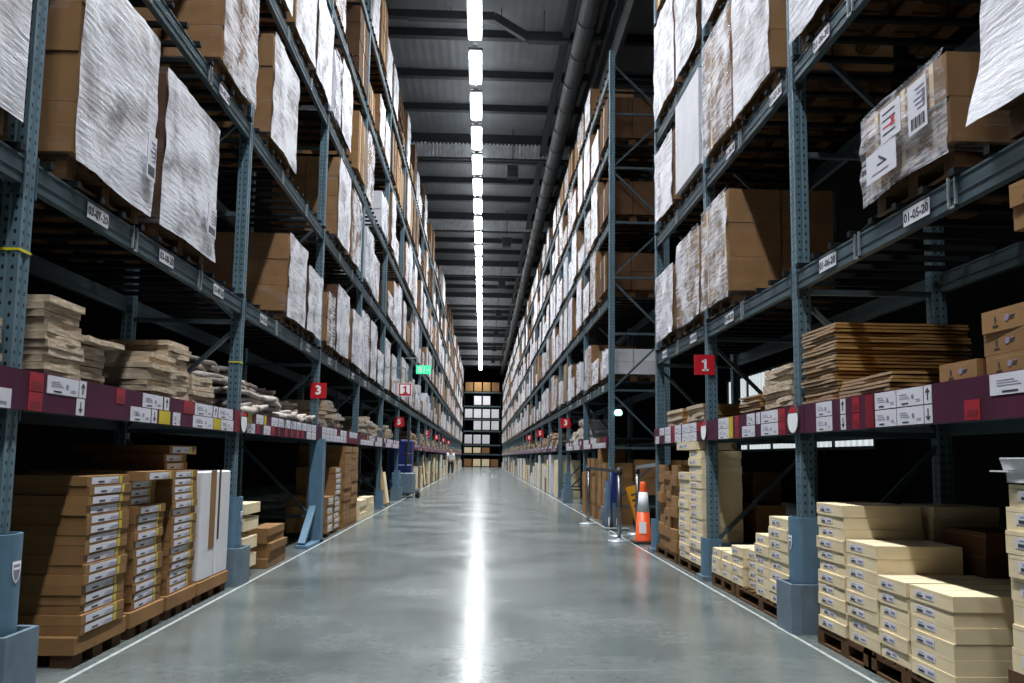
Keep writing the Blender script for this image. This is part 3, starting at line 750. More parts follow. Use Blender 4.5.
def load_parts(w, d, h, style, r, flare=0.0):
    """list of (part name, MB, z offset). total h includes the pallet"""
    P = [('pallet', MB().add(pallet_mb(w - .12, d - .1), Matrix.Translation((.07, .06, 0))), 0)]; H = h - PH
    i = .02
    def T(mb): return MB().add(mb, Matrix.Translation((i, i, PH)))
    W, D = w - 2 * i, d - 2 * i
    if style == 'pallets':
        n = max(2, int(h / PH)); P = [('pallet', pallet_mb(w, d), 0)]
        s = MB()
        for k in range(1, n): s.add(pallet_mb(w, d), Matrix.Translation((r.uniform(-.02, .02), r.uniform(-.02, .02), k * PH)))
        P.append(('stacked_pallets', s, 0)); return P
    if style == 'film':
        P.append(('carton_stack', T(cartons_mb(W, D, H, r, r.choice(['kraft', 'kraft', 'kraft_dark_and_shade']))), 0)); P.append(('stretch_film', T(film_mb(W, D, H, r, 'film_sheen', 'film_plain', flare)), 0))
    elif style == 'strap':
        P.append(('carton_stack', T(cartons_mb(W, D, H, r, 'kraft')), 0)); P.append(('stretch_film', T(film_mb(W, D, H, r, 'film_half_sheen', 'film_plain', flare)), 0))
    elif style == 'white':
        P.append(('carton_stack', T(cartons_mb(W, D, H, r, 'white_card', ny=r.choice([1, 2]))), 0)); P.append(('stretch_film', T(film_mb(W, D, H, r, 'film_half_sheen', 'film_plain')), 0))
    elif style == 'slat':
        b = MB(); b.box(0, .10, 0, W, 0, H, 'white_card'); b.box(.10, D, .02, W, H - .06, H, 'white_card'); n = int(H / .04)
        for k in range(n): b.box(.10, D, .03 + (k % 2) * .01, W - .02, k * H / n, (k + .7) * H / n, 'gold_board')
        P.append(('carton_stack', T(b), 0)); P.append(('stretch_film', T(film_mb(W, D, H, r, 'film_plain', 'film_plain')), 0))
    else:
        P.append(('carton_stack', T(cartons_mb(W, D, H, r, 'kraft' if style == 'kraft' else 'kraft_dark_and_shade')), 0))
        b = MB()
        for yy in (W * .3, W * .7):
            b.box(-.004, 0, yy, yy + .015, 0, H, 'ink'); b.box(-.004, D, yy, yy + .015, H, H + .003, 'ink')
        P.append(('strapping', T(b), 0))
    return P
TIERN = {1: 'second', 2: 'third', 3: 'fourth', 4: 'fifth', 5: 'top'}
COUNT = 0; MASS = MB(); MAXN = 296
occ = {}
def load_label(side, lev, y, style):
    key = (side, lev); occ[key] = occ.get(key, 0) + 1
    return '%s, %s on the %s tier of the %s racks' % (LOOK[style], ORD[occ[key] - 1] if occ[key] <= 30 else 'far', TIERN[lev], SIDE[side])
def place_load(side, lev, y, w, h, style, seed=0, d=1.05, flare=0.0, out=.05, tilt=0):
    """near load with its own parts"""
    global COUNT
    r = random.Random(seed + int(y * 100) + lev * 7)
    z = LEV[side][lev] + BH + .036
    loc, rz = at(side, y, w, z, XF - out)
    t = empty('pallet_load', loc, rz + tilt); COUNT += 1
    tag(t, load_label(side, lev, y, style), 'pallet load', 'pallet loads on the upper tiers')
    for (n, mb, dz) in load_parts(w, d, h, style, r, flare):
        mb.obj(n, t, smooth=(n == 'stretch_film'))
    return t
PROTO = {}
def proto_mb(key):
    if key not in PROTO:
        w, h, style, sd = key; r = random.Random(sd); mb = MB()
        for (n, m, dz) in load_parts(w, 1.0, h, style, r): mb.add(m)
        PROTO[key] = [mb, None]
    return PROTO[key]
def far_load(side, lev, y, key, far):
    global COUNT
    p = proto_mb(key); z = LEV[side][lev] + BH + .036
    loc, rz = at(side, y, key[0], z, XF - rnd.uniform(.0, .06))
    if COUNT < MAXN and not far:
        COUNT += 1
        if p[1] is None: p[1] = p[0].mesh('pallet_load')
        o = bpy.data.objects.new('pallet_load', p[1]); COL.objects.link(o); o.location = loc; o.rotation_euler = (0, 0, rz)
        tag(o, load_label(side, lev, y, key[2]), 'pallet load', 'pallet loads on the upper tiers')
    else:
        simp = MB(); w, h, style, sd = key
        c = {'film': 'film_far', 'white': 'white_card', 'kraft': 'kraft', 'strap': 'film_far', 'dark': 'kraft_dark_and_shade', 'pallets': 'wood', 'slat': 'white_card'}[style]
        simp.box(0, 1.0, 0, w, 0, PH, 'wood_dark'); simp.box(.0, .98, .01, w - .01, PH, h, c)
        if c == 'film_far': simp.box(.05, 1.0, -.002, w + .002, PH, h + .002, 'kraft')
        MASS.add(simp, Matrix.Translation(loc) @ Matrix.Rotation(rz, 4, 'Z'))
simple('film_far', (0.50, 0.48, 0.49), 0.4, var=0.45, scale=5, stretch=(1, 1, 3))

# hand-placed near loads: side, level, y, width, height, style, flare
NEAR = [
 ('L', 1, 2.72, 1.22, 1.5, 'film', 0), ('L', 1, 4.42, 1.06, 1.30, 'film', .0), ('L', 1, 5.62, 1.16, 1.20, 'film', .0),
 ('L', 1, 9.35, .95, 1.05, 'film', 0), ('L', 1, 10.42, .9, .92, 'film', 0), ('L', 1, 11.75, .62, .85, 'strap', 0), ('L', 1, 12.5, 1.15, 1.12, 'film', 0), ('L', 1, 14.0, 1.1, 1.0, 'film', 0),
 ('L', 2, 3.3, 1.1, 1.2, 'film', 0), ('L', 2, 6.75, 1.0, 1.3, 'strap', 0), ('L', 2, 8.35, 1.15, 1.22, 'film', 0), ('L', 2, 12.3, 1.1, 1.35, 'film', 0), ('L', 2, 13.6, 1.1, 1.3, 'strap', 0),
 ('L', 2, 4.4, 1.1, 1.4, 'film', 0),
 ('L', 3, 7.95, 1.1, 1.3, 'film', 0), ('L', 3, 9.2, 1.1, 1.25, 'film', 0), ('L', 3, 10.4, 1.05, 1.3, 'film', 0), ('L', 3, 11.7, .55, 1.1, 'white', 0), ('L', 3, 12.3, .95, 1.25, 'film', 0), ('L', 3, 14.1, 1.0, 1.2, 'kraft', 0),
 ('R', 1, 2.22, 1.28, 1.45, 'film', .07), ('R', 1, 3.80, .92, .61, 'strap', 0), ('R', 1, 7.42, .92, 1.12, 'strap', 0), ('R', 1, 8.42, 1.02, 1.06, 'strap', 0), ('R', 1, 9.62, .98, .92, 'film', 0),
 ('R', 2, 4.80, 1.0, 1.35, 'film', 0), ('R', 2, 6.22, .98, 1.42, 'film', 0), ('R', 2, 7.24, 1.02, 1.30, 'strap', 0), ('R', 2, 8.42, 1.1, 1.22, 'slat', 0), ('R', 2, 9.62, 1.0, 1.02, 'film', 0),
 ('R', 3, 6.1, 1.0, 1.3, 'film', 0), ('R', 3, 7.15, 1.05, 1.3, 'film', 0), ('R', 3, 8.42, 1.0, 1.28, 'film', 0), ('R', 3, 9.5, 1.15, 1.38, 'film', 0),
 ('R', 4, 8.42, 1.0, 1.2, 'kraft', 0), ('R', 4, 9.55, 1.1, 1.15, 'kraft', 0)]
NEAROBJ = {}
for (s, lv, y, w, h, st, fl) in sorted(NEAR, key=lambda q: (q[0], q[1], q[2])):
    NEAROBJ[(s, lv, y)] = place_load(s, lv, y, w, h, st, flare=fl)
# printed papers on the box load over plate 01-05-20
t = NEAROBJ[('R', 1, 3.80)]
def paper_part(t, y0, y1, z0, z1, kind):
    b = MB(); b.box(-.030, -.027, y0, y1, z0, z1, 'paper'); X0, X1 = -.0315, -.030
    w, h = y1 - y0, z1 - z0
    if kind == 'bar':
        yy = y0 + .12 * w
        k = 0
        while yy < y1 - .12 * w: b.box(X0, X1, yy, yy + w * (.03 if k % 3 else .055), z0 + .08 * h, z0 + .30 * h, 'ink'); yy += w * .07; k += 1
        for j in range(5): b.box(X0, X1, y0 + .1 * w, y0 + (.5 + .08 * (j % 3)) * w, z0 + (.42 + .1 * j) * h, z0 + (.45 + .1 * j) * h, 'ink_soft')
        b.box(X0, X1, y0 + .06 * w, y0 + .2 * w, z0 + .45 * h, z0 + .75 * h, 'ink_soft')
    elif kind == 'note':
        for j, mm in enumerate(('ink', 'ink', 'red_ink', 'ink')):
            zz = z1 - (.16 + .2 * j) * h; b.box(X0, X1, y0 + .25 * w, y1 - .12 * w, zz - .035 * h, zz, mm)
        b.bar((X0, y0 + .3 * w, z0 + .35 * h), (X0, y0 + .45 * w, z0 + .6 * h), .002, .012, 'red_ink'); b.bar((X0, y0 + .45 * w, z0 + .35 * h), (X0, y0 + .3 * w, z0 + .6 * h), .002, .012, 'red_ink')
    else:
        b.bar((X0, y0 + .35 * w, z0 + .5 * h), (X0, y0 + .55 * w, z0 + .75 * h), .002, .012, 'ink'); b.box(X0, X1, y0 + .3 * w, y0 + .62 * w, z0 + .45 * h, z0 + .5 * h, 'ink')
        b.box(X0, X1, y0 + .25 * w, y1 - .2 * w, z0 + .2 * h, z0 + .24 * h, 'ink_soft')
    return b.obj('paper_sheet', t)
paper_part(t, .12, .30, .27, .54, 'bar'); paper_part(t, .38, .60, .345, .54, 'note'); paper_part(t, .44, .78, .165, .335, 'blob')
t = NEAROBJ[('L', 1, 5.62)]; paper_part(t, .10, .30, .25, .50, 'bar'); 
t = NEAROBJ[('L', 1, 4.42)]; paper_part(t, .06, .20, .30, .60, 'bar')
# automatic loads for the rest of both rows
styles = ['film', 'film', 'film', 'film', 'strap', 'white', 'kraft']
tops = ['kraft', 'strap', 'kraft', 'dark', 'pallets', 'film', 'film', 'white']
def fill(side, lev, y_from, y_to, far):
    h_lo, h_hi = {('L', 1): (.8, 1.25), ('L', 2): (.95, 1.35), ('L', 3): (.95, 1.4), ('L', 4): (.95, 1.4), ('L', 5): (.7, 1.5)}.get((side, lev), (.8, 1.2))
    for (s, yb, L, lv, gap) in BAYS:
        if s != side or lev not in lv or yb + L <= y_from or yb >= y_to: continue
        m = 3 if L > 2.6 else 2; cell = (L - .12) / m
        for j in range(m):
            y = yb + .06 + j * cell
            if y < y_from - .01 or y > y_to: continue
            if rnd.random() < .10 or (side == 'R' and lev == 5 and y < 17.2): continue
            first_in_row = side == 'R' and 14.9 <= y < 15.2
            w = round(cell - rnd.choice([.10, .16, .24, .34]), 2)
            h = rnd.choice([h_lo * .7, h_lo, (h_lo + h_hi) / 2, h_hi, h_hi])
            st = rnd.choice(tops if lev == 5 or (lev == 4 and side == 'L') else styles)
            if side == 'R' and lev == 5: h = .8
            if first_in_row: h, st = {1: (.62, 'white'), 2: (.85, 'dark'), 3: (.80, 'dark'), 4: (.95, 'dark')}.get(lev, (.8, 'dark'))  # dark style puts shade into the colour of row-end loads
            far_load(side, lev, y + (cell - w) / 2, (w, round(h, 2), st, rnd.choice([1, 2])), far)
start = {('L', 1): 15.2, ('L', 2): 15.2, ('L', 3): 15.2, ('L', 4): 9, ('L', 5): 9, ('R', 1): 14.9, ('R', 2): 14.9, ('R', 3): 14.9, ('R', 4): 14.9, ('R', 5): 8}
for lev in (1, 2, 3, 4, 5):
    for s in 'LR':
        fill(s, lev, start[(s, lev)], 45, False)
for lev in (1, 2, 3, 4, 5):
    for s in 'LR': fill(s, lev, 45, 95, True)
if MASS.v:
    o = MASS.obj('distant_pallet_loads'); tag(o, 'mass of small distant pallet loads filling the far ends of both rack rows', 'pallet loads', kind='stuff')

# ------------------------------------------------------------------ cartons
def carton_proto(w, d, h, body, lab, name='carton'):
    t = empty(name); tag(t, '', 'carton')
    b = MB().box(0, d, 0, w, 0, h, body)
    b.box(d * .02, d * .98, w * .5 - .002, w * .5 + .002, h, h + .0008, 'kraft_dark_and_shade')            # lid seam
    b.box(-.0006, 0, .0, w, h * .80, h * .815, 'kraft_edge')                                    # lid edge
    b.obj('box_body', t, bevel=.003)
    l = MB()
    if lab == 'cream':
        l.box(-.002, -.0005, w * .42, w * .86, h * .28, h * .74, 'paper')
        l.box(-.003, -.002, w * .68, w * .82, h * .34, h * .48, 'ink'); l.box(-.003, -.002, w * .46, w * .60, h * .42, h * .58, 'ink_soft'); l.box(-.003, -.002, w * .70, w * .80, h * .60, h * .64, 'ink_soft')
    elif lab == 'brown':
        l.box(-.002, -.0005, w * .28, w * .90, h * .14, h * .86, 'paper'); l.box(-.002, -.0005, w * .19, w * .26, h * .10, h * .95, 'yellow_patch')
        l.box(-.003, -.002, w * .62, w * .76, h * .28, h * .46, 'ink'); l.box(-.003, -.002, w * .25, w * .5, h * .30, h * .36, 'ink_soft'); l.box(-.003, -.002, w * .28, w * .46, h * .5, h * .56, 'ink_soft')
    elif lab == 'print':
        l.tube((-.0005, w * .42, h * .52), (-.002, w * .42, h * .52), h * .15, 'ink_soft', 14); l.box(-.002, -.0005, w * .26, w * .36, h * .46, h * .54, 'ink'); l.box(-.002, -.0005, w * .62, w * .74, h * .22, h * .30, 'ink')
        l.box(-.002, -.0005, w * .66, w * .70, h * .42, h * .66, 'ink'); l.box(-.002, -.0005, w * .24, w * .34, h * .60, h * .64, 'ink_soft')
    l.obj('printed_label', t)
    return t
CP = {}; CARTONS = 0
def carton(side, y, z, w, d, h, body, lab, label, group, x=XF, rz=0, dx=0):
    global CARTONS
    key = (w, d, h, body, lab)
    loc, r0 = at(side, y, w, z, x + dx)
    if key not in CP:
        t = carton_proto(*key); t.location = loc; t.rotation_euler = (0, 0, r0 + rz); t['label'] = label; t['group'] = group; CP[key] = t; freeze(t)
    else: t = dup(CP[key], loc, r0 + rz, label, group)
    CARTONS += 1
    return t
def stack(side, y, z, w, d, h, n, body, lab, what, group, x=XF, jit=.008, turn=.02, gap=.001):
    for k in range(n):
        if n == 1: lb = what
        elif k == 0: lb = 'bottom carton of the ' + what
        elif k == n - 1: lb = 'top carton of the ' + what
        else: lb = '%s carton up in the %s' % (ORD[k], what)
        carton(side, y + rnd.uniform(-jit, jit), z + k * (h + gap), w, d, h, body, lab, lb, group, x, rnd.uniform(-turn, turn) * .4, rnd.uniform(-jit, jit))
def floor_pallet(side, y, w, d, x, label, z=0):
    loc, rz = at(side, y, w, z, x)
    t = empty('wooden_pallet', loc, rz); tag(t, label, 'pallet', 'pallets on the floor under the racks')
    b = MB()
    for xx in (0, d / 2 - .05, d - .1): b.box(xx, xx + .1, 0, w, 0, .018, 'wood')
    b.obj('runners', t)
    for xx in (0, d / 2 - .07, d - .14):
        for yy in (0, w / 2 - .05, w - .1): MB().box(xx, xx + .14, yy, yy + .1, .018, .085, 'wood').obj('block', t)
    b = MB()
    for xx in (0, d / 2 - .06, d - .12): b.box(xx, xx + .12, 0, w, .085, .10, 'wood')
    n = 8
    for j in range(n): b.box(0, d, j * (w - .11) / (n - 1), j * (w - .11) / (n - 1) + .10, .10, .118, 'wood')
    b.obj('deck_boards', t)
XB = 2.26
# right side, bay between 2.82 and 5.92
floor_pallet('R', 3.9, .98, 1.2, XB, 'wooden pallet under the two low wide cream carton stacks')
floor_pallet('R', 4.72, .0 + .82, 1.2, XB, 'wooden pallet under the tall and mid cream carton stacks')
G = 'cream flat cartons stacked under the right-side racks'
stack('R', 5.10, .12, .40, .50, .0725, 11, 'cream_card', 'cream', 'tallest cream stack beside the blue guard', G, XB)
stack('R', 4.68, .12, .40, .50, .0745, 8, 'cream_card', 'cream', 'eight-high cream stack', G, XB)
for kk in (0,):
    pass
stack('R', 4.355, .12, .315, .80, .0735, 6, 'cream_card', 'cream', 'six-high cream stack next to the eight-high one', G, XB)
stack('R', 3.93, .12, .40, .95, .0735, 6, 'cream_card', 'cream', 'six-high wide cream stack with the open top view', G, XB)
stack('R', 5.08, .12, .40, .42, .0725, 11, 'cream_card', 'cream', 'shaded cream stack behind the tallest one', G, XB + .56)
stack('R', 4.55, .12, .42, .85, .115, 6, 'kraft_dark_and_shade', 'none', 'shaded brown stack behind the eight-high one', G, XB + .56)  # rear stack: shade put into the card colour
stack('R', 3.75, .12, .55, .85, .115, 4, 'kraft_dark_and_shade', 'none', 'shaded brown stack behind the wide cream one', G, XB + 1.0)  # darkened card stands in for shade here too
carton('R', 2.98, .0, .55, .8, .33, 'kraft_dark_and_shade', 'print', 'dark brown carton under the near stack of kraft cartons', G, XB)
stack('R', 3.02, .332, .47, .8, .097, 8, 'cream_card', 'cream', 'near stack of deep cartons at the frame edge', G, XB)
carton('R', 5.53, 0, .26, .4, .92, 'kraft', 'none', 'tall plain brown carton squeezed behind the blue guard', G, XB + .16)
# open flap carton on top
t = empty('open_carton', (XB, 3.02, .332 + 8 * .098)); tag(t, 'white open carton with raised flaps topping the near stack', 'carton', G)
b = MB(); b.box(0, .8, 0, .012, 0, .05, 'white_card'); b.box(0, .8, .458, .47, 0, .05, 'white_card'); b.box(0, .012, 0, .47, 0, .05, 'white_card'); b.box(.788, .8, 0, .47, 0, .05, 'white_card'); b.box(0, .8, 0, .47, 0, .006, 'white_card'); b.obj('tray', t)
b = MB(); b.bar((.0, .235, .05), (-.02, .235, .11), .47, .006, 'white_card'); b.obj('flap', t)
b = MB(); b.box(-.03, .3, .40, .53, .05, .056, 'white_card'); b.obj('flap', t)
# right side, bay 5.92..8.34
floor_pallet('R', 6.02, 1.30, 1.1, XB, 'wooden pallet under the stepped cream cartons beside the guard')
floor_pallet('R', 7.36, .72, 1.1, XB, 'wooden pallet under the three-high cream cartons')
stack('R', 6.04, .12, .40, .80, .0805, 8, 'cream_card', 'cream', 'eight-high stepped cream stack against the guard', G, XB)
stack('R', 6.46, .12, .32, .80, .0805, 6, 'cream_card', 'cream', 'six-high step of the stepped cream stacks', G, XB)
stack('R', 6.80, .12, .30, .80, .0805, 4, 'cream_card', 'cream', 'four-high step of the stepped cream stacks', G, XB + .05, turn=.05)
stack('R', 7.12, .12, .30, .80, .0805, 4, 'cream_card', 'cream', 'other four-high step of the stepped cream stacks', G, XB, turn=.05)
stack('R', 7.46, .12, .28, .80, .078, 3, 'cream_card', 'cream', 'three-high cream stack in the middle of the step end', G, XB, turn=.05)
stack('R', 7.78, .12, .28, .80, .078, 3, 'cream_card', 'cream', 'three-high cream stack at the far step end', G, XB, turn=.05)
# tower 8.34..10.8
floor_pallet('R', 8.44, 1.02, 1.2, XB, 'wooden pallet under the tall double cream tower')
stack('R', 8.42, .12, .50, .42, .0775, 15, 'cream_card', 'cream', 'near column of the tall cream tower', G, XB)
stack('R', 8.94, .12, .46, .42, .0775, 12, 'cream_card', 'cream', 'far column of the tall cream tower', G, XB)
carton('R', 8.60, 1.31, .85, .44, .085, 'cream_card', 'cream', 'long cream carton bridging the tall cream tower', G, XB - .01)
carton('R', 8.50, .12, .9, .30, .62, 'kraft', 'none', 'big plain brown carton behind the tall cream tower', G, XB + .60)
stack('R', 8.6, .745, .6, .30, .11, 3, 'kraft_dark_and_shade', 'none', 'shaded stack on the big brown carton', G, XB + .60)  # cartons coloured darker to imitate shade behind the tower
# jumble
gj = 'crumpled brown cartons piled beside the cone'
for col in range(3):
    z = .12
    for k in range(8):
        h = rnd.choice([.10, .12, .14]); carton('R', 9.56 + col * .36 + rnd.uniform(-.01, .01), z, .32, .5, h, 'kraft', 'none',
               '%s brown carton up, %s column of the uneven brown pile beside the cone' % (ORD[k], ('near', 'middle', 'far')[col]), gj, XB, rnd.uniform(-.05, .05), rnd.uniform(0, .04)); z += h + .002
floor_pallet('R', 9.55, 1.1, 1.0, XB, 'wooden pallet under the uneven brown carton pile')
# right side beyond the passage
gk = 'brown cartons beyond the barrier posts'
for col, (y, x, n, h, w) in enumerate(((15.15, XB + .02, 4, .28, .42), (15.75, XB + .02, 5, .28, .42), (16.5, XB, 4, .30, .45), (17.3, XB, 4, .3, .45), (17.9, XB, 3, .3, .5))):
    stack('R', y, .0, w, .5, h, n, 'kraft', 'none', '%s column of big brown cartons beyond the barrier posts' % ORD[col], gk, x, turn=.06)
for col in range(3):
    stack('R', 15.05, .55, .6, .42, .32, 2, 'kraft', 'none', '%s raised column of brown cartons behind the yellow board' % ORD[col], gk, XB + .55 + col * .45 - .4 + .4)
t = empty('low_table', (XB + .55, 15.0, 0)); tag(t, 'low dark stand under the brown cartons behind the yellow board', 'stand')
MB().box(0, 1.4, 0, .7, .50, .545, 'bar_dark').obj('top', t)
for xx in (0, 1.34):
    for yy in (0, .64): MB().box(xx, xx + .06, yy, yy + .06, 0, .50, 'bar_dark').obj('leg', t)
# left floor: brown labelled stacks on brown bases
GL = 'brown labelled cartons stacked under the left-side racks'
XL_ = 2.24
def tray(y, w, label, z=0, h=.17):
    loc, rz = at('L', y, w, z, XL_)
    t = empty('cardboard_pallet', loc, rz); tag(t, label, 'cardboard pallet', 'cardboard pallets under the left-side stacks')
    MB().box(0, .56, 0, w, h - .10, h, 'kraft').obj('tray', t, bevel=.004)
    for yy in (.02, w / 2 - .06, w - .14):
        for xx in (.02, .22, .42): MB().box(xx, xx + .12, yy, yy + .12, 0, h - .10, 'kraft_dark_and_shade').obj('foot', t)
tray(4.76, .66, 'brown cardboard pallet under the first labelled stack')
stack('L', 4.80, .172, .56, .52, .0545, 16, 'kraft', 'brown', 'first brown labelled stack in the near left-side bay', GL, XL_)
tray(5.48, .56, 'brown cardboard pallet under the second labelled stack')
stack('L', 5.52, .172, .48, .52, .055, 12, 'kraft', 'brown', 'second brown labelled stack in the near left-side bay', GL, XL_ + .02)
stack('L', 5.56, .172 + 12 * .056, .44, .52, .055, 3, 'kraft', 'brown', 'recessed crown of the second brown stack', GL, XL_ + .07, jit=.02)
carton('L', 5.52, .172 + 15 * .056, .6, .75, .06, 'kraft', 'brown', 'overhanging top carton of the second brown stack', GL, XL_ - .01, .04)
tray(6.10, .60, 'brown cardboard pallet under the third labelled stack')
stack('L', 6.14, .172, .52, .52, .055, 16, 'kraft', 'brown', 'third brown labelled stack in the near left-side bay', GL, XL_ + .02)
stack('L', 6.18, .172 + 16 * .056, .46, .52, .06, 2, 'kraft', 'brown', 'recessed crown of the third brown stack', GL, XL_ + .10, jit=.02)
carton('L', 6.22, .172 + 16 * .056 + .122, .50, .75, .065, 'kraft', 'brown', 'tilted top carton of the third brown stack', GL, XL_ + .06, -.05)
tray(6.74, .78, 'brown cardboard pallet under the white upright panels')
# white upright packs with brown strip
for i, (y, w, nm) in enumerate(((6.76, .36, 'wide white flat pack with brown strip standing upright'), (7.16, .34, 'narrower white flat pack standing upright next to the blue guard'))):
    loc, rz = at('L', y, w, .172, XL_ + .01)
    t = empty('white_flat_pack', loc, rz); tag(t, nm, 'flat pack', 'white packs standing upright')
    P = [(0, 0), (.7, 0), (.7, w), (0, w)]
    MB().box(0, .7, 0, w, 0, .88, 'white_card').obj('sleeve', t, bevel=.012)
    if i == 0: MB().box(-.004, .0, .02, .15, .24, .885, 'kraft').obj('brown_strip', t)
    else: MB().box(-.004, .0, w - .06, w - .02, .3, .885, 'kraft_dark_and_shade').obj('brown_strip', t)
# left bay 2 floor
stack('L', 7.98, .10, .50, .5, .12, 3, 'cream_card', 'none', 'pale open stack beside the second left-side guard', GL, XL_, jit=.03, turn=.1, gap=.06)
carton('L', 8.0, .65 - .03, .5, .55, .10, 'cream_card', 'none', 'pale top carton beside the second left-side guard', GL, XL_)
tray(8.86, .82, 'brown cardboard pallet under the short brown stack', h=.10)
stack('L', 8.9, .10, .75, .5, .078, 4, 'kraft', 'none', 'short brown stack standing alone', GL, XL_, jit=.03, turn=.08)
# left bay 3 floor
stack('L', 12.2, .06, .5, .6, .13, 4, 'kraft', 'brown', 'low brown stack behind the raking strut', GL, XL_)
stack('L', 12.85, .06, .55, .6, .085, 11, 'kraft', 'brown', 'mid-height brown stack next to the tallest brown tower', GL, XL_ + .02)
for c2 in range(2):
    stack('L', 13.6 + c2 * .72, .06, .70, .75, .098, 13, 'kraft', 'none', ('near', 'far')[c2] + ' half of the tallest brown tower', GL, XL_)
tray(13.55, 1.5, 'brown cardboard pallet under the tallest brown tower', h=.06)
stack('L', 15.5, .0, .8, .6, .12, 3, 'cream_card', 'none', 'low pale stack beyond the tallest brown tower', GL, XL_)
stack('L', 16.6, .0, .8, .6, .12, 3, 'cream_card', 'none', 'second low pale stack beyond the tallest brown tower', GL, XL_)
for i, (y, hh, m) in enumerate(((19.6, .95, 'gold_board'), (20.3, .8, 'cream_card'), (33.5, 1.25, 'cream_card'), (34.6, 1.3, 'gold_board'))):
    t = empty('leaning_board', (-2.28, y, 0)); tag(t, '%s board leaning at the %s' % ('golden brown' if m == 'gold_board' else 'pale', ['upright before the truck passage', 'truck passage edge', 'racks beyond the truck', 'racks beyond the truck, next to the pale one'][i]), 'board')
    b = MB(); b.bar((0, 0, .02), (-.12, 0, hh), .5, .03, m); b.obj('sheet', t); MB().bar((0, .0, .03), (-.0, .0, .06), .5, .04, 'kraft_dark_and_shade').obj('foot_strip', t)

# shelf level: printed kraft cartons near right
GS = 'small printed kraft cartons on the violet-edged shelf'
ZS = 1.40 + BH + .046
w0 = .30
for (y, z, lb) in ((3.69, 0, 'printed kraft carton alone on the shelf end, next to the stepped pair'), (3.33, 0, 'bottom printed carton of the three-high shelf column'), (3.34, 1, 'middle printed carton of the three-high shelf column'), (3.33, 2, 'top printed carton of the three-high shelf column')):
    carton('R', y, ZS + z * .100, w0, .4, .099, 'kraft', 'print', lb, GS, XF - .02, rnd.uniform(-.03, .03))
for k in range(6): carton('R', 3.00, ZS + k * .100, w0, .4, .099, 'kraft', 'print', '%s printed carton up in the tall shelf column at the frame edge' % ORD[k], GS, XF - .02 + (.08 if k == 4 else 0), rnd.uniform(-.03, .03))
for k in range(2): carton('R', 3.03, ZS + (6 + k) * .100, w0, .4, .099, 'kraft', 'print', ('tilted', 'topmost')[k] + ' printed carton above the tall shelf column', GS, XF - .04, .05 * (k + 1))

# flattened board bundles
def sheet_proto(w, d, h, body, edge, wav, seed):
    r = random.Random(seed); b = MB(); ph = [r.uniform(0, 6) for _ in range(6)]
    n, m = 8, 3
    def top(u, v): return (u * d + .006 * math.sin(6 * v + ph[1]), v * w + .006 * math.sin(7 * u + ph[2]), h + wav * math.sin(5 * v + ph[0]) + wav * .6 * math.sin(9 * u + ph[3]))
    o = len(b.v)
    for lay in (0, 1):
        for j in range(n + 1):
            for i in range(m + 1):
                p = top(i / m, j / n); b.v.append((p[0], p[1], p[2] if lay else p[2] - h))
    q = (n + 1) * (m + 1); kb = b.m(body); ke = b.m(edge)
    I = lambda l, j, i: o + l * q + j * (m + 1) + i
    for j in range(n):
        for i in range(m):
            b.f.append((I(1, j, i), I(1, j, i + 1), I(1, j + 1, i + 1), I(1, j + 1, i))); b.mi.append(kb)
            b.f.append((I(0, j, i), I(0, j + 1, i), I(0, j + 1, i + 1), I(0, j, i + 1))); b.mi.append(kb)
    for j in range(n):
        b.f.append((I(0, j, 0), I(1, j, 0), I(1, j + 1, 0), I(0, j + 1, 0))); b.mi.append(ke)
        b.f.append((I(0, j, m), I(0, j + 1, m), I(1, j + 1, m), I(1, j, m))); b.mi.append(ke)
    for i in range(m):
        b.f.append((I(0, 0, i), I(0, 0, i + 1), I(1, 0, i + 1), I(1, 0, i))); b.mi.append(kb)
        b.f.append((I(0, n, i), I(1, n, i), I(1, n, i + 1), I(0, n, i + 1))); b.mi.append(kb)
    return b
SP = {}
def sheets(side, y, w, n, z, h, body, edge, what, group, x=XF, d=.8, wav=.003, jit=.015, pitch=None):
    for k in range(n):
        key = (w, d, h, body, edge, wav, k % 3)
        if key not in SP:
            me = sheet_proto(w, d, h, body, edge, wav, k % 3 + 1).mesh('cardboard_bundle', smooth=False); SP[key] = me
        o = bpy.data.objects.new('cardboard_bundle', SP[key]); COL.objects.link(o)
        (lx, ly, lz), rz = at(side, y + rnd.uniform(-jit, jit) , w, z + k * (pitch or (h + wav * .8 + .001)), x + rnd.uniform(-jit, jit))
        o.location = (lx, ly, lz); tw = .006 if body == 'gold_board' else .03; o.rotation_euler = (0, 0, rz + rnd.uniform(-tw, tw))
        lb = ('bottom bundle of the ' if k == 0 else 'top bundle of the ' if k == n - 1 else '%s bundle up in the ' % ORD[min(k, 29)]) + what
        tag(o, lb, 'cardboard', group)
GB = 'flattened cardboard on the violet-edged shelves'
